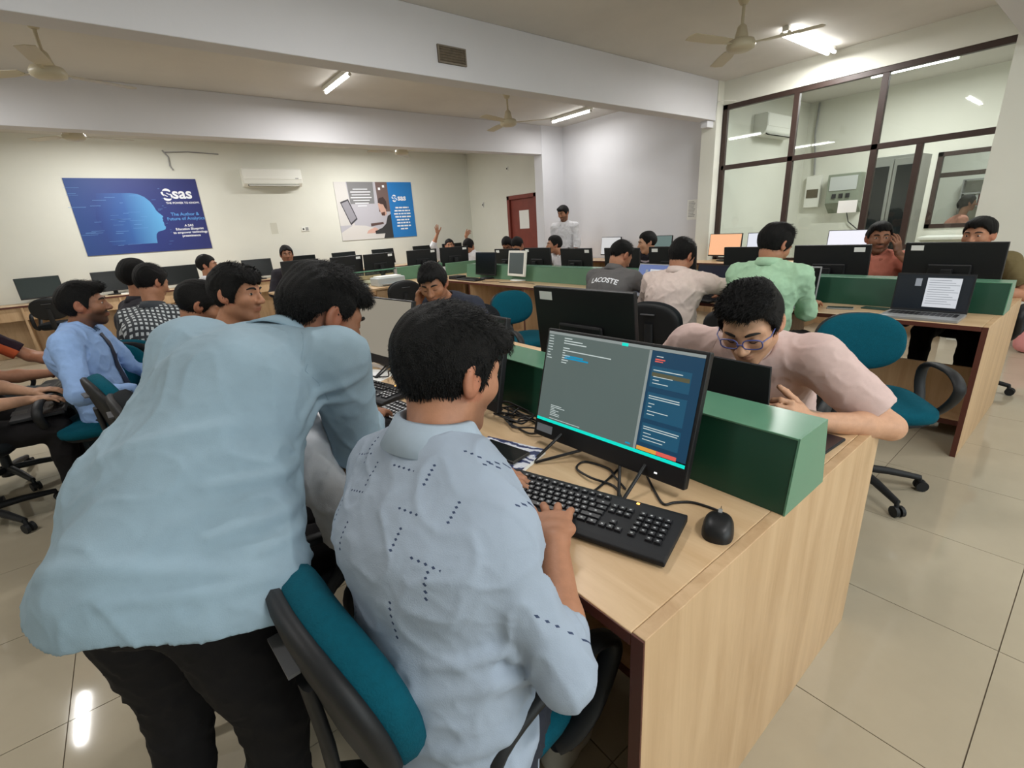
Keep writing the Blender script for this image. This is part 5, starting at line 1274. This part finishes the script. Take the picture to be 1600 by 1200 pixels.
# ---- printed-shirt man typing (foreground)
person('man in a light blue printed shirt typing at the nearest keyboard', (.265, .60, .545), (.350, .684, 1.060), az(12), (.424, .738, 1.158), (.93, .06, -.28), (-.08, .02, 1),
       arms={'R': ((.530, .580, .815), (-.06, -.15, -.14), (.64, .77, -.03), (0.05, 0.1, 1), .5, dict(fingers=(.06, .26, .24, .26), spread=.20, sc=1.10)), 'L': ((.565, .905, .812), (-.3, .5, -.4), (.86, -.48, -.06), (0, 0, 1), .55)},
       legs={'R': ((.64, .70, .53), (.62, .68, .10)), 'L': ((.58, .92, .53), (.50, .92, .10))}, shirt=M_print, sleeve={'R': 'rolled', 'L': '3q'}, trousers=M_trnavy, skin='brown', beard=.35, eyes=True,
       hair=dict(thick=.011, line='low', tufts=[((0, .058, .072), (.064, .046, .028)), ((.02, .075, .058), (.05, .030, .024)), ((0, -.06, .05), (.064, .05, .05))], seed=1.3), strands=7000, res=FG, width=1.02, uv=M_printc, wrinkle=(.0030, 12), tuck=False, sleeve_r=-.012, neck_r=.056, sh_drop=.088, sh_w=.160, sh_off={'R': (-.022, .022, -.012)}, arm_l=(.255, .245), patch=True, shoe_m=mat('pale_shoe', rgb(200, 196, 186), .6),
       folds=[([(.40, .46, .80), (.33, .52, .74), (.24, .60, .72), (.17, .70, .74)], .012, 0.0162), ([(.40, .47, .86), (.33, .50, .80), (.25, .56, .78)], .010, 0.0135), ([(.37, .48, .70), (.28, .52, .64), (.18, .62, .62)], .012, 0.0162), ([(.35, .50, .60), (.25, .54, .56), (.16, .66, .55)], .014, 0.0175), ([(.46, .43, .86), (.44, .40, .82), (.41, .42, .78)], .010, 0.0121), ([(.47, .45, .92), (.44, .42, .88)], .010, 0.0095)])
# ---- bending man (foreground)
bp_ = np.array([-.10, .97, .86], np.float32); bf = np.array([*az(46), 0], np.float32); br = np.array([bf[1], -bf[0], 0], np.float32)
hc_ = bp_+br*.025-bf*.012
hemA = ECone((.12, 1.17, 1.07), hc_+np.array([-.01, -.01, -.09]), br, (.085, .290), (.085, .110), .06, 2.8)
hemI = ECone((.12, 1.17, 1.07), hc_+np.array([-.01, -.01, -.11]), br, (.070, .282), (.070, .101), .05, 2.8)
def bend_hem(P, d):
    u = (P-bp_) @ br; zc = .842-.10*np.clip(u-.05, 0, .25)+.28*np.clip(-u-.12, 0, .3)+.006*np.sin(u*30)
    d = np.maximum(d, zc-P[:, 2]); i = P[:, 2] < zc+.07
    d[i] = np.maximum(d[i], -hemI(P[i])); return d
person('standing man in a plain light blue shirt bending over the nearest desk', bp_, (.248, 1.257, 1.170), az(46), (.363, 1.243, 1.222), (.84, .10, -.50), (.34, .05, 1),
       arms={'R': ((.512, 1.455, .838), (-.25, -.45, -1.0), (.64, .70, -.14), (.05, 0, 1), .45), 'L': ((.36, 1.66, .80), (-.5, .3, -.3), (.7, .4, -.1), (0, 0, 1), .4)},
       legs={'R': ((.02, .92, .47), (-.03, .90, .10)), 'L': ((-.14, 1.10, .47), (-.20, 1.06, .10))}, shirt=M_denim, sleeve='3q', trousers=M_trblk, skin='dark', beard=.75, eyes=True,
       hair=dict(thick=.014, line='fade', tufts=[((0, .064, .080), (.062, .046, .030)), ((0, -.02, .095), (.06, .06, .020))], seed=4.1), strands=7000, res=(.0042, .0052, .009, .0030), width=.80, wrinkle=(.0034, 9), shirt_ex=[hemA, Cone((.10, 1.15, 1.06), (.11, 1.36, 1.14), .10, .062, .08), Cone((.08, 1.36, 1.12), (-.09, 1.16, .95), .068, .105, .09)], hem=bend_hem, sleeve_r=.012, belly=.006, arm_l=(.275, .30), sh_w=.212, sh_off={'L': (-.02, .01, .032)}, seams=[[(.33, 1.14, 1.19), (.27, 1.07, 1.14), (.29, 1.06, 1.03)]],
       folds=[([(.34, 1.00, 1.02), (.25, .97, .98), (.12, .93, .98), (.02, .90, 1.02)], .011, 0.0149), ([(.34, 1.02, .98), (.22, .95, .92), (.10, .88, .92), (.0, .84, .96)], .011, 0.0135), ([(.30, 1.02, .94), (.18, .93, .88), (.06, .84, .88)], .010, 0.0135), ([(.05, .78, .90), (-.08, .84, .93), (-.22, .96, .93)], .014, 0.0121), ([(.10, .96, 1.10), (-.02, 1.0, 1.08), (-.10, 1.08, 1.02)], .014, 0.0108), ([(.08, .80, .84), (-.02, .80, .88), (-.14, .86, .90)], .011, 0.0108), ([(.36, 1.08, 1.12), (.30, .98, 1.06), (.24, .98, 1.02)], .010, 0.0121)])
# ---- white-shirt student hidden between them
sit('seated student in a white shirt hidden behind the bending man', .06, 1.40, 8, lean=20, pitch=25, hz=1.07, arms={'R': (.34, .10, .70, (-.2, .6, -.5), (1, 0, 0), (0, 0, 1), .5), 'L': (.42, .16, .80, (-.2, .8, -.5), (1, -.2, 0), (0, 0, 1), .5)}, shirt=M_whitesh, trousers=M_trblk, hair=dict(thick=.015), res=MG, tuck=False, wrinkle=(.006, 15))
chair('black office chair of the white-shirt student behind the bending man', .06, 1.40, 8, 'black')
# ---- man with glasses
g = person('man in a dusty pink shirt and blue glasses hunched over a laptop', (1.95, .84, .56), (1.60, .735, .985), az(192), (1.462, .672, 1.082), (-.84, -.18, -.46), (-.42, -.02, .9),
       arms={'L': ((1.46, .475, .815), (.6, -.5, -.3), (-.74, .30, .42), (-.30, -.85, .40), 1.15), 'R': ((1.50, .93, .80), (.5, .6, -.3), (-.8, -.3, 0), (0, 0, 1), .5)},
       legs={'R': ((1.60, 1.02, .52), (1.62, 1.02, .10)), 'L': ((1.60, .74, .52), (1.62, .74, .10))}, shirt=M_pinksh, sleeve='half', trousers=M_trnavy, skin='light', beard=.18, eyes='down', look=(-.6, -.2, -.75),
       hair=dict(thick=.014, line='high', tufts=[((0, .052, .094), (.064, .040, .022)), ((0, 0, .102), (.062, .07, .018))], seed=2.2), strands=6000, res=(.0042, .0055, .012, .0030), width=1.12, wrinkle=(.0028, 12), belly=.02, sleeve_r=.016, sh_drop=.05, arm_l=(.29, .30))
org_ = np.array(g.location); Fg = head_frame((-.84, -.18, -.46), (-.42, -.02, .9)); hc = np.array([1.462, .672, 1.082])
G = lambda x, y, z: tuple(hc+Fg[0]*x+Fg[1]*y+Fg[2]*z-org_)
M_spec = mat('glasses_blue', rgb(84, 92, 150), .3); gl = bpy.data.objects.new('glasses', None)
mbf = MB()
for s in (-1, 1):
    mbf.tube([G(s*.033+.026*math.copysign(abs(math.cos(t))**.6, math.cos(t)), .106-.010*abs(s*.033+.026*math.cos(t))/.06, .002+.0175*math.copysign(abs(math.sin(t))**.7, math.sin(t))) for t in np.linspace(0, 2*PI, 25)[:-1]], .0022, 6, closed=True)
    mbf.tube([G(s*.058, .098, .010), G(s*.076, .07, .012), G(s*.080, .0, .012), G(s*.082, -.02, .0)], .0020, 6)
mbf.tube([G(-.009, .110, .007), G(0, .112, .009), G(.009, .110, .007)], .0020, 6)
go = mbf.build('glasses', M_spec, g)
M_lens = glass_mat('lens_glass', (.96, .96, .99, 1))
for n_ in [n for n in M_lens.node_tree.nodes if n.type == 'MIX_SHADER']:
    for l_ in list(n_.inputs[0].links): M_lens.node_tree.links.remove(l_)
    n_.inputs[0].default_value = .05
for s in (-1, 1):
    P = [G(s*.033+.0245*math.cos(t), .1055-.010*abs(s*.033+.0245*math.cos(t))/.06, .003+.018*math.sin(t)) for t in np.linspace(0, 2*PI, 25)[:-1]]
    MB().add(P, [tuple(range(24))]).build('lens', M_lens, g)
MB().cyl(G(.0, .03, -.16), G(.0, .034, -.161), .005, n=10).build('button', M_black, g)
chair('teal office chair under the man wearing glasses', 2.02, .86, 190)
# ---- dark t-shirt student, head on hand
person('student in a dark navy t-shirt resting his cheek on one hand', (1.88, 2.77, .56), (1.565, 2.665, .99), az(200), (1.46, 2.63, 1.105), (-.66, -.66, -.36), (-.20, -.12, .97),
       arms={'R': ((1.385, 2.715, .985), (.1, .5, -1), (.05, -.30, .95), (-.6, .8, 0), .75), 'L': ((1.40, 2.38, .80), (.3, -.7, -.4), (-.7, .5, 0), (0, 0, 1), .5)},
       legs={'R': ((1.50, 2.82, .5), (1.55, 2.82, .1)), 'L': ((1.52, 2.58, .5), (1.56, 2.58, .1))}, shirt=M_navysh, sleeve='half', trousers=M_trblk, skin='brown', beard=.25, eyes='down', collar=False, strands=2600, hair=dict(thick=.014, line='short', tufts=[((0, .07, .07), (.062, .034, .032)), ((.03, .085, .050), (.03, .02, .028))], seed=.4), res=MG, watch='R')
chair('black office chair of the navy t-shirt student', 1.90, 2.80, 245, 'black')
# ---- second row, backs to the camera
sit('man in a charcoal grey polo shirt with white arched lettering on the back', 3.00, 2.60, 4, lean=20, pitch=35, head_dir=-12, hoff=(.0, .02), arms={'R': (.42, .20, .80, (-.2, .8, -.3), (1, -.3, 0), (0, 0, 1), .6), 'L': (.44, .14, .80, (-.2, .8, -.5), (1, -.1, 0), (0, 0, 1), .6)}, shirt=M_greysh, sleeve='half', trousers=M_jean, strands=2600, hair=dict(thick=.010, line='fade'), res=MG, width=1.05, seat_z=.55)
sit('man in a beige-pink shirt seen from behind at the second row', 3.02, 1.99, 10, lean=17, pitch=30, head_dir=-8, arms={'R': (.40, .30, .84, (-.2, .9, -.1), (.6, -.8, 0), (0, 0, 1), .5), 'L': (.42, .12, .80, (-.2, .8, -.5), (1, -.1, 0), (0, 0, 1), .5)}, shirt=M_beige, sleeve='3q', trousers=M_trkhaki, strands=2600, hair=dict(thick=.014, line='short', seed=3, tufts=[((0, -.06, .07), (.05, .05, .05))]), res=MG, width=1.08, tuck=False, wrinkle=(.006, 13), seat_z=.54)
sit('man in a mint green shirt seen from behind at the second row', 3.06, 1.36, 0, lean=9, pitch=28, head_dir=-22, arms={'R': (.48, .12, .80, (-.3, .25, -.9), (1, 0, 0), (0, 0, 1), .6), 'L': (.44, .14, .80, (-.2, .5, -.8), (1, -.1, 0), (0, 0, 1), .5)}, shirt=M_greensh, sleeve='long', trousers=M_trblk, strands=2600, hair=dict(thick=.014, line='long', seed=2, tufts=[((0, -.075, .03), (.065, .04, .06)), ((0, 0, .10), (.06, .07, .03))]), res=MG, width=1.05, tuck=False, wrinkle=(.005, 14), seat_z=.60)
chair('black office chair the grey polo man sits on', 2.97, 2.60, 4, 'black'); chair('teal office chair the mint green shirt man sits on', 3.02, 1.36, 0)
# white lettering curved across the grey polo back
def decal_text(s, ob, cen, ux, uy, size, arch, mname):
    from mathutils.bvhtree import BVHTree
    me = ob.data; off = Vector(ob.parent.location); bvh = BVHTree.FromPolygons([v.co+off for v in me.vertices], [tuple(p.vertices) for p in me.polygons])
    tmx = text_mesh(s, size, size*.025); ux, uy = Vector(ux).normalized(), Vector(uy).normalized(); nn = ux.cross(uy)
    vs = []
    for v in tmx.vertices:
        x, y = v.co.x, v.co.y+arch*(1-(v.co.x/.11)**2); p = Vector(cen)+ux*x+uy*y; h = bvh.ray_cast(p+nn*.2, -nn, .5); vs.append((h[0]+nn*.004) if h[0] else p)
    o_ = MB().add([v-off for v in vs], [tuple(p.vertices) for p in tmx.polygons]).build('back_lettering', M_pw, ob.parent); o_['kind'] = 'stuff'; return o_
_gp = [o for o in bpy.data.objects if o.get('label', '').startswith('man in a charcoal grey polo')][0]
_gs = [c for c in _gp.children if c.name.startswith('shirt')][0]
decal_text('LACOSTE', _gs, (3.00, 2.575, .925), (.07, -1, 0), (.25, 0, .97), .056, .012, 'x')
# ---- second row, facing the camera
sit('man in a coral orange shirt raising a hand beside his face', 4.93, 1.29, 196, lean=10, head_dir=205, arms={'L': (.20, .14, 1.03, (.1, .8, -.8), (.1, -.25, 1), (.5, .6, .2), .35), 'R': (.36, .12, .80, (-.2, .8, -.5), (1, -.2, 0), (0, 0, 1), .5)}, shirt=M_orange, sleeve='half', trousers=M_trblk, skin='dark', beard=.45, hair=dict(thick=.014, line='fade', tufts=[((0, .05, .09), (.06, .05, .03))], seed=1), res=MG)
sit('man in an olive brown shirt behind the large black monitor back', 4.86, .66, 180, lean=6, head_dir=168, arms=DESK_ARMS, shirt=M_olive, sleeve='half', trousers=M_trblk, skin='brown', beard=.55, hair=dict(thick=.016, line='fade', tufts=[((0, .055, .088), (.062, .05, .03))], seed=6), res=MG)
sit('student in a dark striped shirt behind a black monitor back', 4.98, 3.50, 180, lean=12, head_dir=140, pitch=10, arms=DESK_ARMS, shirt=M_stripe, uv=M_dark, sleeve='half', trousers=M_trblk, hair=dict(thick=.012), res=BG, skin='light')
sit('student in a white shirt leaning left behind a monitor back', 5.02, 4.98, 190, lean=16, head_dir=150, arms={'R': (.50, .30, .86, (-.2, .8, -.5), (1, 0, 0), (0, 0, 1), .5), 'L': DESK_ARMS['L']}, hoff=(.02, .1), shirt=M_whitesh, sleeve='long', trousers=M_trblk, hair=dict(thick=.014), res=BG)
sit('seated student whose black hair shows left of the red-brown door foot', 5.15, 6.45, 200, lean=12, pitch=40, head_dir=215, arms=DESK_ARMS, shirt=M_dark, sleeve='half', trousers=M_trblk, hair=dict(thick=.014), res=BG, skin='dark')
sit('seated student bowing his head just in front of the red-brown door', 5.05, 5.98, 185, lean=14, pitch=45, arms=DESK_ARMS, shirt=M_navysh, sleeve='half', trousers=M_trblk, hair=dict(thick=.014), res=BG)
sit('seated student in a pale shirt below the raised-arms man', 5.0, 7.30, 190, lean=14, pitch=45, arms=DESK_ARMS, shirt=M_whitesh, sleeve='half', trousers=M_trblk, hair=dict(thick=.016, line='long'), res=BG)
for x, y, a, lb in ((4.97, 1.24, 196, 'coral shirt man'), (4.90, .60, 180, 'olive shirt man'), (5.02, 3.50, 180, 'striped shirt student'), (5.06, 4.98, 190, 'leaning white-shirt student'), (5.19, 6.45, 200, 'student left of the door foot'), (5.09, 5.98, 185, 'student before the door'), (5.04, 7.30, 190, 'pale-shirt student')):
    chair('black office chair of the '+lb, x, y, a, 'black')
# ---- raised arms
person('man in a white shirt stretching both arms up by the cream wall', (5.10, 8.42, .52), (5.08, 8.36, .99), az(-108), (5.075, 8.31, 1.135), (-.40, -.90, .02), arms={'R': (((4.80, 8.25, 1.38)), (-1, .2, -.2), (-.10, 0, 1), (0, 1, 0), .1), 'L': ((5.40, 8.20, 1.30), (1, 0, -.4), (.6, .0, .5), (0, 1, 0), .7)},
       legs={'R': ((4.9, 8.02, .5), (4.9, 8.05, .1)), 'L': ((5.12, 7.98, .5), (5.12, 8.0, .1))}, shirt=M_whitesh, sleeve={'R': 'rolled', 'L': 'rolled'}, trousers=M_trblk, skin='brown', beard=.5, hair=dict(thick=.014, line='fade'), res=MG)
chair('black office chair of the stretching man', 5.12, 8.46, -108, 'black')
# ---- standing man in white
person('standing man in an untucked white shirt before the white wall', (6.08, 6.10, .93), (6.04, 6.08, 1.42), az(205), (6.02, 6.08, 1.575), (-.80, -.10, -.25), (-.05, .05, 1), arms={'R': ((5.93, 6.32, .85), (.5, .5, -.1), (-.3, .0, -1), (-.3, .9, 0), .4), 'L': ((6.02, 5.84, .84), (.6, -.4, -.1), (-.2, .0, -1), (0, -1, 0), .4)},
       legs={'R': ((6.04, 6.22, .50), (6.08, 6.22, .10)), 'L': ((6.06, 5.99, .50), (6.10, 5.98, .10))}, shirt=M_whitesh, sleeve='rolled', trousers=M_trblk, skin='brown', beard=.6, hair=dict(thick=.014, line='short', tufts=[((0, .06, .095), (.06, .05, .03)), ((-.03, .09, .085), (.04, .04, .025))], seed=2), res=MG, tuck=False, wrinkle=(.006, 12))
# ---- left group
def tie(b, neck, fw, up, r, col):
    from mathutils.bvhtree import BVHTree
    off = Vector(b.location); sh_ = [c for c in b.children if c.name.startswith('shirt')][0]
    bvh = BVHTree.FromPolygons([v.co+off for v in sh_.data.vertices], [tuple(p.vertices) for p in sh_.data.polygons]); vs = []
    fw, up, r = Vector(fw), Vector(up), Vector(r)
    for i in range(15):
        t = i/14; w = .020+.024*t if t > .1 else .024
        if t > .95: w = .004
        for k in (-1, 0, 1):
            p = Vector(neck)-up*(.02+.40*t)+r*(w*k); h = bvh.ray_cast(p+fw*.35, -fw, .6); q = h[0] if h[0] else p+fw*.12
            vs.append(q+fw*(.007 if k else .010)-off)
    mb = MB(); mb.smooth = True; mb.add(vs, [(3*i+j, 3*i+j+1, 3*i+j+4, 3*i+j+3) for i in range(14) for j in (0, 1)]); return mb.build('necktie', col, b)
bs = sit('seated student in a sky blue shirt and dark navy tie', -.27, 3.56, -14, lean=-4, head_dir=-6, hoff=(.05, 0), arms={'R': (.22, .20, .66, (-.5, .8, -.5), (1, -.5, 0), (0, .4, 1), .5), 'L': (.30, .10, .62, (-.3, .8, -.5), (1, -.4, 0), (0, 0, 1), .5)}, shirt=M_bluesh, trousers=M_trnavy, skin='dark', beard=.8, strands=2600, hair=dict(thick=.014, line='short', seed=8, tufts=[((0, .05, .09), (.065, .06, .035))]), res=MG, width=1.08, wrinkle=(.005, 14), seat_z=.53)
_f = np.array([*az(-14), 0]); tie(bs, np.array([-.27, 3.56, .53])+_f*-.034+np.array([0, 0, .47]), _f, (0, 0, 1), (_f[1], -_f[0], 0), mat('tie_navy', rgb(24, 30, 52), .5))
chair('teal office chair of the student wearing a tie', -.27, 3.56, -100)
sit('student in a black and white gingham shirt seen from behind', .02, 4.10, 55, lean=14, pitch=20, head_dir=30, hz=1.19, arms=LAP_ARMS, shirt=M_check, uv=M_check, trousers=M_trblk, sleeve='half', strands=2600, hair=dict(thick=.014, line='short', seed=5), res=MG, width=1.0)
sit('student with thick black hair bowed behind the bending man\'s back', .02, 2.90, 10, lean=22, pitch=30, head_dir=-4, hz=1.12, arms=LAP_ARMS, shirt=M_dark, trousers=M_trblk, strands=2600, hair=dict(thick=.014, line='long', seed=6), res=MG)
sit('student peering at the camera over the bending man\'s back', .12, 2.42, 5, lean=16, pitch=4, head_dir=-42, hz=1.20, hoff=(.05, .04), head_tilt=-4, look=(-.1, -1, .05), arms=DESK_ARMS, shirt=M_dark, trousers=M_trblk, skin='brown', beard=.2, strands=2600, hair=dict(thick=.016, line='long', seed=7, tufts=[((0, .06, .08), (.065, .04, .035))]), res=MG)
sit('student in a white shirt far behind the gingham-shirt student', .70, 6.75, 40, lean=6, head_dir=-20, hz=1.19, arms=LAP_ARMS, shirt=M_whitesh, trousers=M_trblk, hair=dict(thick=.014, seed=3), res=BG)
sit('student with black hair above the bending man\'s head near the wall', 1.86, 7.62, 265, lean=8, head_dir=262, hz=1.225, arms=LAP_ARMS, shirt=M_dark, trousers=M_trblk, skin='dark', hair=dict(thick=.016, seed=3), res=BG)
sit('student with curly black hair beside the gingham-shirt student', -.05, 4.75, 20, lean=8, head_dir=20, hz=1.22, arms=LAP_ARMS, shirt=M_dark, trousers=M_trblk, hair=dict(thick=.02, seed=9), res=BG)
sit('seated person in a maroon and orange top with a laptop on the knees', -.92, 4.28, -8, lean=4, arms={'R': (.42, .10, .70, (-.4, .7, -.5), (1, -.1, -.1), (0, 0, 1), .5), 'L': (.46, .10, .72, (-.3, .8, -.4), (1, 0, 0), (0, 0, 1), .5)}, shirt=M_maroon, uv=M_dark, sleeve='half', trousers=M_jean, hair=dict(thick=.016), res=MG, watch='R')
sit('seated person in black trousers with a dark laptop at the left edge', -.93, 3.62, 2, lean=2, arms={'R': (.34, .10, .68, (-.4, .7, -.5), (1, -.1, -.1), (0, 0, 1), .5), 'L': (.34, .10, .68, (-.3, .8, -.4), (1, -.1, 0), (0, 0, 1), .5)}, shirt=M_dark, sleeve='half', trousers=M_trblk, hair=dict(thick=.016), res=MG, skin='light')
laptop('dark laptop on the lap of the person in black trousers', (-.46, 3.63), R(182), .34, .22, 110, M_scr_off, M_black2, z=.585)
laptop('laptop with bright screen on the jeans-wearing person\'s knees', (-.42, 4.22), R(172), .34, .22, 110, emit_mat('scr_lilac', rgb(190, 190, 216), .7), M_black2, z=.590)
for x, y, a, k, lb in ((.02, 4.10, 55, 'teal', 'gingham-shirt student'), (.02, 2.90, 10, 'teal', 'bowed student with thick hair'), (.12, 2.42, 5, 'black', 'peering student'), (.70, 6.75, 40, 'black', 'far white-shirt student'), (1.86, 7.62, 265, 'black', 'student near the wall'), (-.05, 4.75, 20, 'black', 'curly-haired student'), (-.92, 4.28, -8, 'black', 'maroon-top person'), (-.93, 3.62, 2, 'black', 'black-trousers person')):
    chair('%s office chair of the %s' % (k, lb), x, y, a, k)
# ---- woman in the office beyond
sit('woman in a purple and pink outfit seen through the far office window', 10.85, 1.88, -70, lean=14, head_dir=-60, hz=1.33, seat_z=.66, arms={'R': (.26, .12, 1.0, (-.4, .7, -.5), (1, -.1, .4), (0, 0, 1), .5), 'L': DESK_ARMS['L']}, shirt=mat('purple_pink', rgb(214, 150, 130), .8, noise=.1, nscale=20), sleeve='half', trousers=mat('purple_cloth', rgb(52, 36, 62), .8), hair=dict(thick=.014, line='long', tufts=[((0, -.10, -.01), (.03, .04, .07))]), res=BG, collar=False)
chair('black office chair of the woman in the far office', 10.85, 1.88, -70, 'black')
